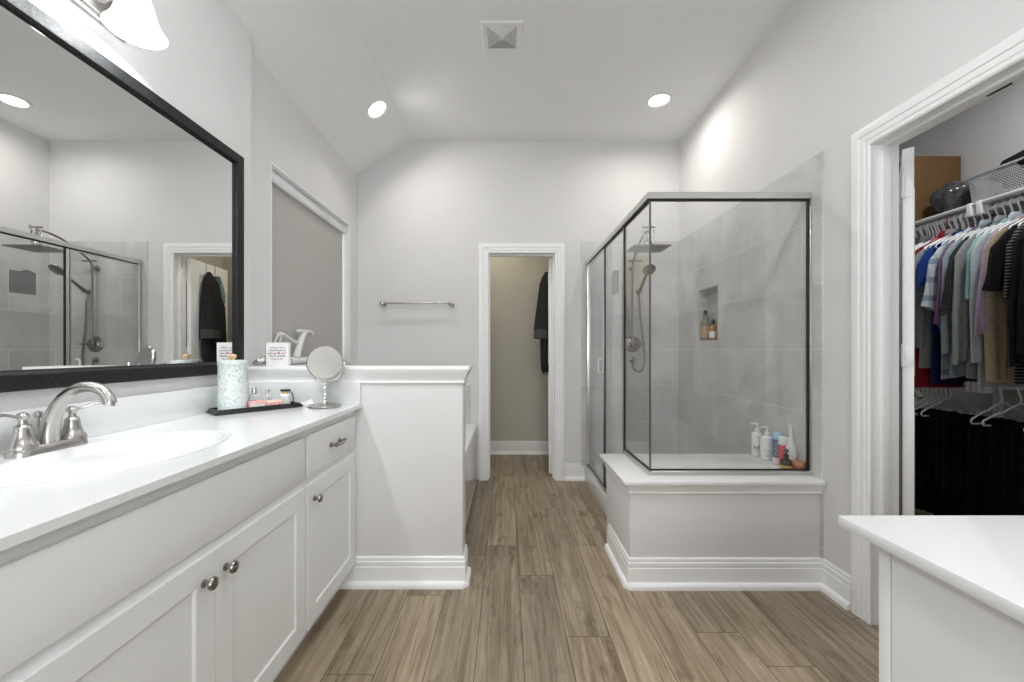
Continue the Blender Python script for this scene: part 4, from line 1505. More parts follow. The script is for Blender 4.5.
# ================================================================== TOWEL BAR
tb = thing('towel_bar', 'empty brushed nickel towel bar on the back wall', 'towel bar', (-0.80, YB, 1.585))
bm = NB(); tube(bm, [(-1.105, YB - 0.062, 1.585), (-0.495, YB - 0.062, 1.585)], 0.0085, 14)
obj('bar', bm, M['nickel'], tb)
for x in (-1.105, -0.495):
    bm = NB(); lathe_dir(bm, [(0.026, 0), (0.026, 0.005), (0.020, 0.010), (0.011, 0.018), (0.010, 0.045), (0.016, 0.052), (0.018, 0.062), (0.016, 0.072), (0.0, 0.078)], (x, YB, 1.585), (0, -1, 0))
    obj('wall_post', bm, M['nickel'], tb)

# ================================================================== ROBE ON THE TOILET-ROOM DOOR
A = R(84)
dvec = Vector((math.cos(A), math.sin(A), 0))
nvec = Vector((-math.sin(A), math.cos(A), 0))
HP = Vector((0.431, 3.738, 0)) + nvec * 0.0365


def DP(s, n, z):
    p = HP + dvec * s + nvec * n
    return Vector((p.x, p.y, z))


hk = thing('door_hook', 'silver over the door hook holding the robe on the toilet room door', 'hook', tuple(DP(0.29, 0, 1.9)))
for ss in (0.22, 0.36):
    bm = NB()
    tube(bm, [DP(ss, -0.0385, 1.99), DP(ss, -0.0385, 2.034), DP(ss, 0.003, 2.034), DP(ss, 0.003, 1.90), DP(ss, 0.022, 1.885), DP(ss, 0.038, 1.90), DP(ss, 0.040, 1.925)], 0.0035, 8)
    obj('hook_arm', bm, M['chrome'], hk)
bm = NB()
q = [DP(0.18, 0.004, 1.915), DP(0.40, 0.004, 1.915)]
tube(bm, q, 0.006, 8)
obj('hook_bar', bm, M['chrome'], hk)


def drape(name, m, rows, parent=None, n=36, rip=0.006, seed=0, world=True):
    """cloth hanging on the door: rows of (z, s centre, half width along door, depth off door)"""
    rnd = random.Random(seed)
    ph = rnd.uniform(0, 6)
    bm = NB()
    rings = []
    R0 = []
    for k in range(len(rows) - 1):
        for t in range(6):
            f = t / 6
            R0.append(tuple(rows[k][i] * (1 - f) + rows[k + 1][i] * f for i in range(4)))
    R0.append(rows[-1])
    for k, (z, sc, hw, dp) in enumerate(R0):
        ring = []
        for j in range(n):
            a = 2 * math.pi * j / n
            c, s_ = math.cos(a), math.sin(a)
            ss = sc + hw * math.copysign(abs(c) ** 0.8, c)
            base = 0.006
            nn = base + (dp - base) * (0.5 + 0.5 * math.copysign(abs(s_) ** 0.7, s_))
            if s_ > 0:
                nn += rip * math.sin(ss * 70 + ph + z * 3) * min(1, k / 8)
            ring.append(bm.verts.new(DP(ss, max(nn, 0.0055), z)))
        rings.append(ring)
    for a, b in zip(rings, rings[1:]):
        for j in range(n):
            bm.faces.new((a[j], a[(j + 1) % n], b[(j + 1) % n], b[j]))
    bm.faces.new(rings[0][::-1]); bm.faces.new(rings[-1])
    return obj(name, bm, m, parent, ang=70, world=world)


rb = thing('robe', 'charcoal terry robe hanging on the open toilet room door', 'robe', tuple(DP(0.28, 0.03, 1.93)))
drape('robe_body', M['robe'], [(1.945, 0.235, 0.015, 0.035), (1.90, 0.24, 0.05, 0.055), (1.80, 0.245, 0.10, 0.075), (1.62, 0.27, 0.150, 0.085), (1.25, 0.285, 0.185, 0.080), (1.02, 0.29, 0.175, 0.075), (0.955, 0.29, 0.14, 0.065)], rb, seed=2)
drape('robe_sleeve', M['robe'], [(1.900, 0.20, 0.03, 0.060), (1.82, 0.18, 0.05, 0.085), (1.60, 0.16, 0.075, 0.115), (1.42, 0.16, 0.090, 0.135), (1.365, 0.16, 0.092, 0.140)], rb, seed=4)
drape('sleeve_cuff', M['robe_hem'], [(1.370, 0.16, 0.093, 0.1420), (1.285, 0.16, 0.096, 0.1445), (1.280, 0.16, 0.080, 0.120)], rb, seed=4)
tw = drape('towel', M['teal_cloth'], [(1.925, 0.365, 0.012, 0.05), (1.86, 0.385, 0.030, 0.060), (1.74, 0.415, 0.035, 0.060), (1.66, 0.43, 0.025, 0.05)], None, seed=9)
tag(tw, 'teal patterned cloth hanging behind the charcoal robe', 'towel')

# ================================================================== ON THE VANITY
UX, UY = 0.646, 0.763     # direction of the tray's long side
FL = Vector((-1.180, 1.634, 0))
uv = Vector((UX, UY, 0)); nv = Vector((-UY, UX, 0))


def TP(u, n, z=CT):
    p = FL + uv * u + nv * n
    return (p.x, p.y, z)


TANG = math.atan2(UY, UX)
TL, TD = 0.322, 0.110
ty = tag(None or bpy.data.objects.new('vanity_tray', None), 'long black lacquered tray set across the vanity corner', 'tray')
C.objects.link(ty)
ty.location = TP(0, 0, CT)
ty.rotation_euler = (0, 0, TANG)
bm = NB()
box(bm, 0.008, TL - 0.008, 0.008, TD - 0.008, 0.0005, 0.006, 0.002)
obj('tray_base', bm, M['tray'], ty, world=False)
bm = NB()
sweep(bm, [(0, 0, 0.002), (0, TD, 0.002), (TL, TD, 0.002), (TL, 0, 0.002)], [(-0.004, 0.018), (0.000, 0.019), (0.013, 0.003), (0.010, 0.0)], (0, 0, -1) if False else (0, 0, 1), closed=True)
for v in bm.verts:
    pass
obj('tray_rim', bm, M['tray'], ty, world=False)
TZ = CT + 0.0066
can = thing('canister', 'tall white canister with teal floral print and wooden lid knob', 'canister', TP(0.068, 0.058, TZ))
bm = NB(); lathe(bm, [(0.0, 0.0), (0.0515, 0.0), (0.0530, 0.002), (0.0530, 0.196), (0.0, 0.196)], n=40)
obj('body', bm, M['canister'], can, world=False)
bm = NB(); lathe(bm, [(0.0535, 0.194), (0.0545, 0.196), (0.0545, 0.215), (0.0530, 0.218), (0.0, 0.219)], n=40)
lid = obj('lid', bm, M['canister'], can, world=False)
bm = NB(); lathe(bm, [(0.006, 0.218), (0.007, 0.222), (0.013, 0.228), (0.0155, 0.235), (0.0125, 0.242), (0.0, 0.245)], n=20)
obj('lid_knob', bm, M['wood_knob'], lid, world=False)


def carton(name, label, u, n, l, d, h, m, z=TZ, band=None):
    root = thing(name, label, 'box', TP(u, n, z), rz=TANG)
    bm = NB(); box(bm, -l / 2, l / 2, -d / 2, d / 2, 0.0, h, 0.0015)
    obj('carton', bm, m, root, world=False)
    bm = NB(); box(bm, -l / 2 + 0.004, l / 2 - 0.004, -d / 2 - 0.0006, -d / 2, h * 0.25, h * 0.7)
    obj('label_strip', bm, band or M['label_w'], root, smooth=False, world=False)
    return root


carton('small_box', 'small pink and red patterned box on the black tray beside the canister', 0.152, 0.034, 0.066, 0.034, 0.036, M['pink'])
carton('small_box', 'small peach box in the middle of the black tray', 0.222, 0.036, 0.066, 0.036, 0.033, M['peach'], band=M['pink'])
bottle('perfume_bottle', 'clear perfume bottle with silver cap just behind the pink box', TP(0.158, 0.078, TZ), [(0.0, 0.0), (0.020, 0.0), (0.021, 0.003), (0.021, 0.058), (0.010, 0.064), (0.0, 0.064)], M['clear'], [(0.009, 0.064), (0.012, 0.068), (0.012, 0.092), (0.0, 0.093)], M['chrome'])
bottle('perfume_bottle', 'small clear bottle with steel stopper behind the peach box', TP(0.212, 0.080, TZ), [(0.0, 0.0), (0.017, 0.0), (0.018, 0.003), (0.018, 0.050), (0.008, 0.055), (0.0, 0.055)], M['clear'], [(0.006, 0.055), (0.006, 0.066), (0.011, 0.070), (0.011, 0.078), (0.0, 0.079)], M['chrome'])
bt = bottle('lotion_bottle', 'white lotion bottle with black cap and gold collar at the end of the tray', TP(0.282, 0.060, TZ), [(0.0, 0.0), (0.022, 0.0), (0.0235, 0.003), (0.0235, 0.048), (0.018, 0.055), (0.010, 0.057), (0.0, 0.057)], M['bt_white'])
bm = NB(); lathe(bm, [(0.013, 0.056), (0.014, 0.058), (0.014, 0.067), (0.0, 0.067)], n=20)
obj('collar', bm, M['gold'], bt, world=False)
bm = NB(); lathe(bm, [(0.0, 0.0672), (0.021, 0.0672), (0.022, 0.069), (0.022, 0.076), (0.0, 0.077)], n=24)
tube(bm, smooth_path([(0.016, 0.004, 0.064), (0.026, 0.006, 0.060), (0.032, 0.007, 0.045), (0.034, 0.008, 0.012)], 4), 0.0022, 8)
obj('pump_cap', bm, M['black'], bt, world=False)

# crumpled tissue
def lump(bm, c, r, amp, seed, sub=3, sq=(1, 1, 1)):
    rnd = random.Random(seed)
    k = [(Vector((rnd.uniform(-1, 1), rnd.uniform(-1, 1), rnd.uniform(-1, 1))).normalized() * rnd.uniform(2, 6), rnd.uniform(0, 6)) for _ in range(7)]
    g = bmesh.ops.create_icosphere(bm, subdivisions=sub, radius=1.0)
    for v in g['verts']:
        d = v.co.normalized()
        f = 1 + amp * sum(math.sin(d.dot(a) * 1.6 + p) for a, p in k) / 3.0
        v.co = Vector((c[0] + d.x * r * f * sq[0], c[1] + d.y * r * f * sq[1], c[2] + max(d.z * r * f * sq[2], -r * sq[2] * 0.75)))


bm = NB(); lump(bm, (-0.928, 1.885, CT + 0.0135), 0.024, 0.35, 3, 4, (1, 0.8, 0.72))
tag(obj('tissue', bm, M['tissue'], ang=50), 'crumpled white tissue between the tray and the round mirror', 'tissue')

# table mirror
TMX, TMY = -0.855, 1.885
tm = thing('table_mirror', 'round chrome table mirror on a twisted stem beside the half wall', 'mirror', (TMX, TMY, CT))
bm = NB(); lathe(bm, [(0.0, 0.0005), (0.066, 0.0005), (0.070, 0.004), (0.070, 0.008), (0.062, 0.012), (0.038, 0.014), (0.016, 0.018), (0.009, 0.026), (0.0, 0.028)], TMX, TMY, CT, 36)
obj('foot', bm, M['nickel'], tm)
bm = NB()
n = 6
rings = []
for i in range(25):
    z = CT + 0.024 + 0.092 * i / 24
    r = 0.0062 + 0.0012 * math.sin(i * 0.9)
    rings.append([bm.verts.new((TMX + r * math.cos(2 * math.pi * j / n + i * 0.25), TMY + r * math.sin(2 * math.pi * j / n + i * 0.25), z)) for j in range(n)])
for a, b in zip(rings, rings[1:]):
    for j in range(n):
        bm.faces.new((a[j], a[(j + 1) % n], b[(j + 1) % n], b[j]))
bm.faces.new(rings[0][::-1]); bm.faces.new(rings[-1])
obj('stem', bm, M['chrome'], tm)
MC = Vector((TMX, TMY, CT + 0.208))
MRr = 0.0755
bm = NB()
yk = []
for i in range(25):
    a = R(180 + i * 180 / 24)
    yk.append((TMX + 0.086 * math.cos(a), TMY + 0.010, MC.z + 0.002 + 0.094 * math.sin(a)))
tube(bm, yk, 0.0045, 10)
obj('yoke', bm, M['chrome'], tm)
# tilted disc: mirror on both faces, tilted back
tilt = R(12)
nd = Vector((0.42, -0.88, 0.20)).normalized()
bm = NB()
lathe_dir(bm, [(MRr - 0.009, -0.009), (MRr, -0.009), (MRr + 0.004, -0.004), (MRr + 0.004, 0.004), (MRr, 0.009), (MRr - 0.009, 0.009)], MC, nd, 48)
disc = obj('disc_rim', bm, M['nickel'], tm)
bm = NB(); lathe_dir(bm, [(0.0, -0.005), (MRr - 0.006, -0.005), (MRr - 0.006, 0.005), (0.0, 0.005)], MC, nd, 48)
obj('disc_glass', bm, M['mirror'], disc, ang=20)

# ------------------------------------------------------------------ on the ledge
LZ = 1.0885
sg = thing('quote_card', 'small white card with lines of printed script and one red line, on the ledge', 'sign', (-1.158, 2.030, LZ))
sg.rotation_euler = (0, 0, R(-6))
bm = NB(); box(bm, -0.060, 0.060, -0.011, 0.011, 0.0, 0.120, 0.0012)
blk = obj('card_block', bm, M['card'], sg, world=False)
bm = NB(); box(bm, -0.0612, -0.0602, -0.011, 0.011, 0.001, 0.119)
obj('dark_edge', bm, M['black'], blk, smooth=False, world=False)
rows = [(-0.036, 0.045, 0.0915, 0.008), (-0.042, 0.047, 0.0765, 0.010), (-0.040, 0.048, 0.0475, 0.010), (-0.030, 0.034, 0.0345, 0.007)]
marks(blk, rows, M['ink'], y=-0.0112, seed=21, gap=0.22)
marks(blk, [(-0.050, 0.048, 0.0610, 0.011)], M['red_ink'], name='red_text', y=-0.0112, seed=22, gap=0.2)

bm = NB()
lump(bm, (-1.262, 2.035, LZ + 0.018), 0.022, 0.5, 12, 3, (1.0, 0.8, 0.85))
lump(bm, (-1.232, 2.037, LZ + 0.022), 0.020, 0.5, 14, 3, (0.8, 0.8, 1.1))
tr = obj('trinket', bm, M['silver'], ang=60)
tag(tr, 'small crumpled silver trinket with a white bead left of the quote card', 'ornament')
bm = NB(); g = bmesh.ops.create_uvsphere(bm, u_segments=16, v_segments=10, radius=0.009)
for v in g['verts']:
    v.co += Vector((-1.233, 2.014, LZ + 0.030))
obj('bead', bm, M['white_pl'], tr)

# white ornament on the window sill
OX, OZ = -1.353, WZ0
og = thing('ornament', 'glossy white ornament with leaning post, hooked top and bent side arm on the window sill', 'ornament', (OX, 2.60, OZ))
bm = NB(); tube(bm, [(OX, 2.500, OZ + 0.0245), (OX, 2.506, OZ + 0.0245), (OX, 2.715, OZ + 0.0245), (OX, 2.722, OZ + 0.0245)], [0.020, 0.0240, 0.0240, 0.020], 20)
obj('base_roll', bm, M['white_pl'], og)
bm = NB(); tube(bm, smooth_path([(OX, 2.572, OZ + 0.044), (OX, 2.600, OZ + 0.100), (OX, 2.640, OZ + 0.165), (OX, 2.672, OZ + 0.215)], 4), [0.025, 0.0245, 0.0235, 0.022, 0.021, 0.0205, 0.020, 0.0195, 0.019, 0.019, 0.0195, 0.020, 0.020], 14)
box(bm, OX - 0.016, OX + 0.016, 2.600, 2.730, OZ + 0.211, OZ + 0.228, 0.004)
tube(bm, smooth_path([(OX, 2.700, OZ + 0.221), (OX, 2.745, OZ + 0.221), (OX, 2.778, OZ + 0.212), (OX, 2.790, OZ + 0.198)], 3), 0.0105, 10)
obj('leaning_post', bm, M['white_pl'], og)
bm = NB(); tube(bm, smooth_path([(OX, 2.590, OZ + 0.142), (OX, 2.545, OZ + 0.148), (OX, 2.480, OZ + 0.170), (OX, 2.420, OZ + 0.188), (OX, 2.370, OZ + 0.188)], 3), [0.012, 0.011, 0.0105, 0.010, 0.010, 0.010, 0.0095, 0.0095, 0.0105, 0.0115, 0.012, 0.0125, 0.011], 12)
for dy in (0.0, 0.050):
    tube(bm, smooth_path([(OX, 2.375 + dy * 0.7, OZ + 0.186), (OX, 2.345 + dy, OZ + 0.155), (OX, 2.320 + dy, OZ + 0.105)], 3), 0.0045, 8)
obj('bent_arm', bm, M['white_pl'], og)

# ================================================================== ISLAND CABINET AT THE LOWER RIGHT
ic = thing('makeup_cabinet', 'white cabinet with a plain end panel near the wardrobe doorway', 'cabinet', (1.05, 0.35, 0))
IX, IYB = 0.571, 0.614
bm = NB(); box(bm, IX + 0.004, XR - 0.002, 0.06, IYB - 0.004, 0.10, CT - 0.019)
obj('carcass', bm, M['cab'], ic, smooth=False)
bm = NB(); box(bm, IX + 0.060, XR - 0.002, 0.10, IYB - 0.05, 0.0, 0.10)
obj('toe_kick', bm, M['cab'], ic, smooth=False)
bm = NB(); box(bm, IX, IX + 0.004, IYB - 0.018, IYB, 0.10, CT - 0.019, 0.001)
box(bm, IX + 0.004, XR - 0.002, IYB - 0.004, IYB, 0.10, CT - 0.019, 0.001)
obj('corner_stile', bm, M['cab'], ic)
bm = NB(); box(bm, IX + 0.001, IX + 0.004, 0.07, IYB - 0.020, 0.10, CT - 0.022)
obj('end_panel', bm, M['cab'], ic, smooth=False)
it = NB(); box(it, 0.5345, XR - 0.001, 0.03, 0.646, CT - 0.016, CT + 0.002, 0.003)
tag(obj('side_countertop', it, M['cult']), 'plain white countertop slab on the cabinet facing the wardrobe doorway', 'countertop')

# ================================================================== WARDROBE CLOSET
RX0, RZT, RZB = 2.85, 2.005, 0.960


def shelf_unit(label):
    root = thing('closet_shelf', label, 'shelf', (3.0, 1.8, 2.04))
    bm = NB(); box(bm, 2.815, 3.149, 0.33, 3.299, 2.038, 2.052)
    obj('shelf_board', bm, M['closet_rod'], root, smooth=False)
    bm = NB(); tube(bm, [(2.812, 0.33, 2.046), (2.812, 3.299, 2.046)], 0.010, 12)
    obj('front_bar', bm, M['closet_rod'], root)
    bm = NB()
    for yy in (2.375, 2.425):
        box(bm, 2.800, 2.874, yy - 0.014, yy + 0.014, 1.978, 2.058, 0.004)
    box(bm, 2.840, 3.149, 2.39, 2.41, 1.990, 2.037)
    obj('bracket', bm, M['hanger'], root)
    return root


shelf_unit('white closet shelf running above the hanging shirts')
bm = NB(); tube(bm, [(RX0, 0.33, RZT), (RX0, 3.299, RZT)], 0.013, 14)
tag(obj('closet_rod', bm, M['closet_rod']), 'upper white closet rod carrying the shirts', 'rod')
rl = thing('closet_rod', 'lower white closet rod carrying the black trousers', 'rod', (RX0, 1.8, RZB))
bm = NB(); tube(bm, [(RX0, 0.33, RZB), (RX0, 3.299, RZB)], 0.013, 14)
obj('rod', bm, M['closet_rod'], rl)
bm = NB()
for k in range(4):
    box(bm, 2.82, 2.885, 2.345 + 0.031 * k, 2.345 + 0.031 * k + 0.020, RZB - 0.045, RZB + 0.022, 0.003)
box(bm, 2.84, 3.149, 2.38, 2.43, RZB - 0.03, RZB + 0.01)
obj('bracket', bm, M['hanger'], rl)
bm = NB(); box(bm, 3.120, 3.149, 2.535, 2.570, 0.30, RZB + 0.02, 0.002)
obj('wall_standard', bm, M['hanger'], rl)

bx = thing('cardboard_box', 'brown cardboard box standing on the closet shelf', 'box', (2.955, 2.88, 2.053))
bm = NB(); box(bm, 2.785, 3.125, 2.750, 3.02, 2.0525, 2.505, 0.003)
obj('carton', bm, M['cardboard'], bx)
bm = NB(); box(bm, 2.786, 3.124, 2.880, 2.888, 2.5052, 2.5065)
obj('flap_seam', bm, M['bt_dark'], bx, smooth=False)

bm = NB(); lump(bm, (2.920, 2.600, 2.153), 0.115, 0.11, 5, 5, (0.95, 0.85, 1.02))
tag(obj('plastic_bag', bm, M['bag'], ang=40), 'crumpled dark plastic bag on the shelf between the cardboard box and the basket', 'bag')

bk = thing('basket', 'grey perforated plastic basket on the closet shelf', 'basket', (2.975, 2.20, 2.053))
bx0, bx1, by0, by1, bz0, bz1 = 2.832, 3.11, 1.93, 2.455, 2.0535, 2.225
bm = NB()
t = 0.012
P0 = [(bx0 + t, by0 + t), (bx1 - t, by0 + t), (bx1 - t, by1 - t), (bx0 + t, by1 - t)]
P1 = [(bx0, by0), (bx1, by0), (bx1, by1), (bx0, by1)]
a = [bm.verts.new((x, y, bz0)) for x, y in P0]
b = [bm.verts.new((x, y, bz1)) for x, y in P1]
for j in range(4):
    bm.faces.new((a[j], a[(j + 1) % 4], b[(j + 1) % 4], b[j]))
bm.faces.new(a)
obj('basket_wall', bm, M['perf'], bk, smooth=False)
bm = NB(); sweep(bm, [(x, y, bz1 - 0.008) for x, y in P1], [(-0.004, 0), (0.006, 0), (0.006, 0.012), (-0.004, 0.012)], (0, 0, 1), closed=True)
obj('basket_rim', bm, M['basket_rim'], bk)
bm = NB(); lump(bm, (2.965, 2.13, 2.205), 0.150, 0.20, 31, 4, (0.80, 1.9, 0.80))
tag(obj('folded_cloth', bm, M['black_cloth'], ang=60), 'black cloth heaped in the grey perforated basket', 'cloth')


# ---- hangers
NECK = -0.085


def hanger_mesh(bm, hw=0.205, drop=0.112, r=0.0046):
    """plastic tube hanger in the x-z plane; rod centre is the origin"""
    hook = []
    rr = 0.0175
    for i in range(15):
        a = R(-35 + i * 15.5)
        hook.append((rr * math.cos(a) * 1.0, 0, rr * math.sin(a)))
    hook += [(-0.012, 0, -0.026), (-0.003, 0, -0.044), (0, 0, -0.062), (0, 0, NECK)]
    hook = hook
    tube(bm, hook, r, 8)
    zt = NECK
    L = []
    L.append((0.0, 0, zt))
    for s in (1,):
        pass
    arms = [(0, 0, zt), (hw * 0.35, 0, zt - drop * 0.32), (hw * 0.45, 0, zt - drop * 0.46), (hw * 0.52, 0, zt - drop * 0.44), (hw * 0.96, 0, zt - drop * 0.86), (hw, 0, zt - drop), (hw * 0.96, 0, zt - drop - 0.012), (0, 0, zt - drop - 0.012),
            (-hw * 0.96, 0, zt - drop - 0.012), (-hw, 0, zt - drop), (-hw * 0.96, 0, zt - drop * 0.86), (-hw * 0.52, 0, zt - drop * 0.44), (-hw * 0.45, 0, zt - drop * 0.46), (-hw * 0.35, 0, zt - drop * 0.32)]
    tube(bm, arms, r, 8, closed=True)


bm = NB(); hanger_mesh(bm)
H0 = tag(obj('clothes_hanger', bm, M['hanger'], ang=60), 'white plastic clothes hanger on the upper closet rod above the shirts', 'hanger', 'hangers on the upper closet rod')
h_used = [False]


def put_hanger(y, zr, label, group, m=None, rz=0.0, name=None):
    if not h_used[0]:
        h = H0
        h_used[0] = True
    else:
        h = H0.copy()
        C.objects.link(h)
    h.location = (RX0, y, zr - 0.0)
    h.rotation_euler = (0, 0, rz)
    h['label'] = label
    if group:
        h['group'] = group
    elif 'group' in h:
        del h['group']
    if m:
        h.data = h.data.copy()
        h.data.materials[0] = m
    return h


UPL = 'white plastic clothes hanger on the upper closet rod above the shirts'
M['red_h'] = mat('dark_red_hanger', (0.30, 0.03, 0.04), 0.4)


def loop_mesh(bm, rows, n=40, rip=0.006, kx=55.0, seed=0, slope=0.0):
    """cloth shell in local x-z hanging plane: rows (z, x centre, half width, half thickness)"""
    rnd = random.Random(seed)
    ph, ph2 = rnd.uniform(0, 6), rnd.uniform(0, 6)
    kx = kx * rnd.uniform(0.8, 1.2)
    RR = []
    for k in range(len(rows) - 1):
        st = 4 if k > 2 else 2
        for t in range(st):
            f = t / st
            RR.append(tuple(rows[k][i] * (1 - f) + rows[k + 1][i] * f for i in range(4)))
    RR.append(rows[-1])
    rings = []
    z0, z1 = rows[0][0], rows[-1][0]
    for z, xc, hw, ht in RR:
        f = (z0 - z) / max(z0 - z1, 1e-6)
        ring = []
        for j in range(n):
            a = 2 * math.pi * j / n
            c, s = math.cos(a), math.sin(a)
            x = xc + hw * math.copysign(abs(c) ** 0.9, c)
            y = ht * math.copysign(abs(s) ** 0.75, s)
            y += rip * f * math.sin(kx * x + ph + 2.0 * z) + rip * 0.6 * f * math.sin(kx * 0.43 * x + ph2)
            zz = z + 0.010 * f * math.sin(9 * x + ph2) + slope * f * f * (x - xc)
            ring.append(bm.verts.new((x, y, zz)))
        rings.append(ring)
    for a, b in zip(rings, rings[1:]):
        for j in range(n):
            bm.faces.new((a[j], a[(j + 1) % n], b[(j + 1) % n], b[j]))
    bm.faces.new(rings[0][::-1])
    bm.faces.new(rings[-1])


def shirt(name, label, cat, y, m, length=0.72, sleeve='long', tight=0.014, slw=0.058, sl_len=None, seed=0, bottom=None, hem_w=0.225, rz=None):
    root = thing(name, label, cat, (RX0, y, RZT + NECK - 0.010), 'shirts on the upper closet rod')
    rnd = random.Random(seed)
    root.rotation_euler = (0, 0, rnd.uniform(-0.16, 0.16) if rz is None else rz)
    bm = NB()
    hd = rnd.uniform(-0.02, 0.02)
    loop_mesh(bm, [(0.000, 0, 0.050, 0.010), (-0.018, 0, 0.075, 0.012), (-0.070, 0, 0.150, 0.013), (-0.125, 0, 0.205, tight), (-0.19, 0, 0.214, tight), (-0.32, hd * 0.3, 0.205, tight), (-0.50, hd * 0.7, 0.212, tight), (-length, hd, hem_w, tight)], seed=seed, slope=rnd.uniform(-0.22, 0.22))
    obj('shirt_body', bm, m, root, world=False, ang=75)
    sl = sl_len or {'long': 0.56, 'short': 0.24}.get(sleeve, 0)
    if sl:
        for s in (-1, 1):
            bm = NB()
            sw = rnd.uniform(-0.02, 0.06)
            slo = rnd.uniform(-0.7, 0.7)
            rows = [(-0.085, s * 0.165, 0.025, 0.011), (-0.125, s * 0.195, 0.042, 0.014), (-0.20, s * (0.220 + sw * 0.3), slw, 0.015), (-0.100 - sl * 0.6, s * (0.232 + sw * 0.7), slw * 0.95, 0.014), (-0.100 - sl, s * (0.236 + sw), slw * (0.72 if sleeve == 'long' else 1.1), 0.013)]
            loop_mesh(bm, rows, n=28, rip=0.006, kx=90, seed=seed + 50 + s, slope=slo)
            obj('sleeve', bm, m, root, world=False, ang=75)
    if sleeve == 'long':
        bm = NB()
        loop_mesh(bm, [(0.026, 0, 0.052, 0.012), (0.014, 0, 0.062, 0.0145), (-0.008, 0, 0.072, 0.0155), (-0.014, 0, 0.070, 0.0140)], n=28, rip=0.0, seed=seed)
        obj('collar', bm, m, root, world=False, ang=60)
    return root


for k in range(9):
    put_hanger(2.765 - 0.036 * k + 0.012, RZT, UPL, 'hangers on the upper closet rod', rz=random.uniform(-0.2, 0.2))
cl = {
    'dgrey': cloth('charcoal_knit', (0.075, 0.078, 0.080)),
    'grey': cloth('mid_grey_knit', (0.16, 0.165, 0.17)),
    'red': cloth('bright_red_cotton', (0.40, 0.020, 0.022)),
    'dred': cloth('deep_red_cotton', (0.26, 0.018, 0.028)),
    'blue': cloth('royal_blue_cotton', (0.018, 0.055, 0.24)),
    'navy': cloth('navy_cotton', (0.016, 0.022, 0.070)),
    'plaid': stripes_mat('white_blue_plaid', (0.55, 0.60, 0.62), (0.17, 0.25, 0.36), 9.0, 22.0, 0.30),
    'purple': cloth('muted_purple_cotton', (0.19, 0.105, 0.19)),
    'denim': cloth('pale_blue_chambray', (0.30, 0.36, 0.40)),
    'lblue': cloth('light_blue_grey_cotton', (0.42, 0.48, 0.50)),
    'pattern': spots_mat('black_white_print', (0.012, 0.012, 0.014), (0.34, 0.34, 0.36), 160, 0.60, 0.9),
    'greyc': cloth('soft_grey_cotton', (0.27, 0.275, 0.275)),
    'mint': cloth('mint_teal_knit', (0.26, 0.42, 0.40)),
    'lilac': cloth('dusty_lilac_knit', (0.36, 0.29, 0.37)),
    'khaki': cloth('khaki_cotton', (0.34, 0.27, 0.18)),
    'black': cloth('black_cotton', (0.012, 0.012, 0.013), var=0.3),
    'bstripe': stripes_mat('black_white_stripe', (0.012, 0.012, 0.013), (0.30, 0.30, 0.31), 60.0, None, 0.22),
    'pinkc': cloth('pink_cotton', (0.50, 0.25, 0.29)),
    'trouser': cloth('black_trouser_wool', (0.008, 0.008, 0.009), var=0.3),
    'jean': cloth('faded_denim', (0.10, 0.15, 0.22)),
}
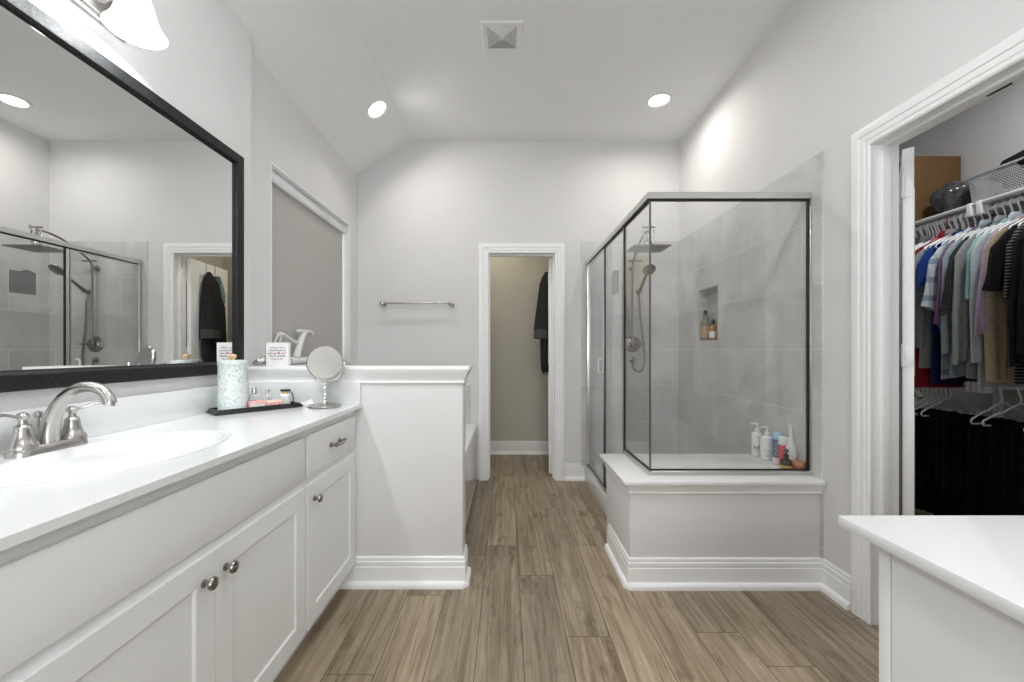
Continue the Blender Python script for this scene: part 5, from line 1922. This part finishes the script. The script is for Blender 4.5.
# far to near along the rod: each garment on its own hanger
wardrobe = [
    ('shirt', 'charcoal knit top, the farthest visible along the upper rod', 'shirt', 2.735, 'dgrey', dict(length=0.93, sleeve='long')),
    ('shirt', 'mid grey long top between the charcoal top and the red shirts', 'shirt', 2.690, 'grey', dict(length=0.87, sleeve='long')),
    ('shirt', 'dark olive grey top squeezed beside the bright red shirt', 'shirt', 2.648, 'dgrey', dict(length=0.95, sleeve='short')),
    ('shirt', 'bright red shirt hanging among the grey tops', 'shirt', 2.608, 'red', dict(length=0.78, sleeve='short', sl_len=0.30)),
    ('shirt', 'deep red longer top beside the bright red shirt', 'shirt', 2.570, 'dred', dict(length=0.97, sleeve='long', sl_len=0.50)),
    ('shirt', 'grey white long top hanging between deep red and navy', 'shirt', 2.534, 'greyc', dict(length=0.87, sleeve='long', sl_len=0.62)),
    ('shirt', 'navy long top just behind the royal blue shirt', 'shirt', 2.500, 'navy', dict(length=0.95, sleeve='none')),
    ('shirt', 'royal blue short sleeved shirt', 'shirt', 2.466, 'blue', dict(length=0.66, sleeve='short', sl_len=0.22, slw=0.066)),
    ('shirt', 'white and blue plaid shirt with wide short sleeves', 'shirt', 2.430, 'plaid', dict(length=0.87, sleeve='short', sl_len=0.40, slw=0.062)),
    ('shirt', 'muted purple draped top next to the plaid shirt', 'shirt', 2.392, 'purple', dict(length=0.70, sleeve='short', sl_len=0.50, slw=0.050)),
    ('shirt', 'pale blue chambray shirt with long sleeves', 'shirt', 2.356, 'denim', dict(length=0.91, sleeve='long', sl_len=0.66)),
    ('shirt', 'black and white printed top hanging between pale blue and mint', 'shirt', 2.318, 'pattern', dict(length=0.59, sleeve='short', sl_len=0.42)),
    ('shirt', 'soft grey long sleeved shirt beside the printed top', 'shirt', 2.284, 'greyc', dict(length=0.93, sleeve='long', sl_len=0.70)),
    ('shirt', 'mint teal top with short loose sleeves', 'shirt', 2.250, 'mint', dict(length=0.64, sleeve='short', sl_len=0.38, slw=0.062)),
    ('shirt', 'light blue grey shirt between the mint and lilac tops', 'shirt', 2.216, 'lblue', dict(length=0.93, sleeve='long', sl_len=0.72)),
    ('shirt', 'dusty lilac top with long pointed drape', 'shirt', 2.182, 'lilac', dict(length=0.74, sleeve='short', sl_len=0.54, slw=0.055)),
    ('shirt', 'khaki long sleeved shirt beside the black tops', 'shirt', 2.146, 'khaki', dict(length=0.93, sleeve='long', sl_len=0.80, slw=0.062)),
    ('shirt', 'plain black top right after the khaki shirt', 'shirt', 2.104, 'black', dict(length=0.74, sleeve='short', sl_len=0.32, slw=0.075)),
    ('shirt', 'black top with thin white stripes', 'shirt', 2.066, 'bstripe', dict(length=0.87, sleeve='short', sl_len=0.36, slw=0.068)),
    ('shirt', 'plain black top on the near side of the striped one', 'shirt', 2.024, 'black', dict(length=0.93, sleeve='long', sl_len=0.70, slw=0.070)),
    ('shirt', 'black long top nearest the doorway', 'shirt', 1.975, 'black', dict(length=0.95, sleeve='long', sl_len=0.66, slw=0.068)),
]
for i, (nm, lb, ct_, y, k, kw) in enumerate(wardrobe):
    if i == 4:
        put_hanger(y, RZT, 'dark red plastic hanger on the upper closet rod', None, M['red_h'])
    else:
        put_hanger(y, RZT, UPL, 'hangers on the upper closet rod')
    turn = {7: -0.12, 8: 0.05, 9: 0.06, 10: 0.0, 11: 0.04, 12: 0.0, 13: 0.06, 14: 0.0, 15: 0.08, 16: 0.0, 17: 0.02, 18: 0.06, 19: 0.04, 20: 0.02}
    shirt(nm, lb, ct_, y, cl[k], seed=i * 3 + 1, rz=turn.get(i), **kw)

# trousers folded over hangers on the lower rod
LPL = 'white plastic hanger bunched at the far end of the lower closet rod'
bm = NB()
loop_mesh(bm, [(0.006, 0, 0.150, 0.004), (0.002, 0, 0.155, 0.010), (-0.02, 0, 0.158, 0.012), (-0.20, 0, 0.160, 0.014), (-0.45, 0.004, 0.165, 0.016), (-0.62, 0.008, 0.170, 0.016)], n=44, rip=0.007, kx=40, seed=5)
T0 = tag(obj('trousers', bm, cl['trouser'], ang=75), 'black trousers folded over a hanger on the lower closet rod', 'trousers', 'black trousers on the lower rod')
ZBAR = RZB + NECK - 0.112 - 0.012
first = True
ys_tr = [2.80 - 0.043 * i for i in range(20)]
for i, y in enumerate(ys_tr):
    t = T0 if first else T0.copy()
    if not first:
        C.objects.link(t)
    first = False
    t.location = (RX0 - 0.012 * (i % 3), y, ZBAR + 0.004)
    t.rotation_euler = (0, 0, random.uniform(-0.08, 0.08))
for i in range(8):
    put_hanger(2.760 - 0.028 * i, RZB, LPL, 'hangers at the far end of the lower rod', rz=random.uniform(-0.15, 0.15))
put_hanger(2.300, RZB, 'white hanger on the lower rod, empty, just right of the cluster', None, rz=0.10)
put_hanger(2.215, RZB, 'white hanger on the lower rod, second of the spread out ones', None, rz=-0.05)
put_hanger(2.055, RZB, 'white hanger on the lower rod, nearest the doorway', None, rz=0.06)
jn = T0.copy(); C.objects.link(jn)
jn.data = T0.data.copy()
jn.data.materials[0] = cl['jean']
jn.location = (RX0 - 0.03, 1.925, ZBAR + 0.004)
jn.name = 'jeans'
tag(jn, 'faded blue jeans hanging nearest the doorway on the lower rod', 'jeans')
if 'group' in jn:
    del jn['group']
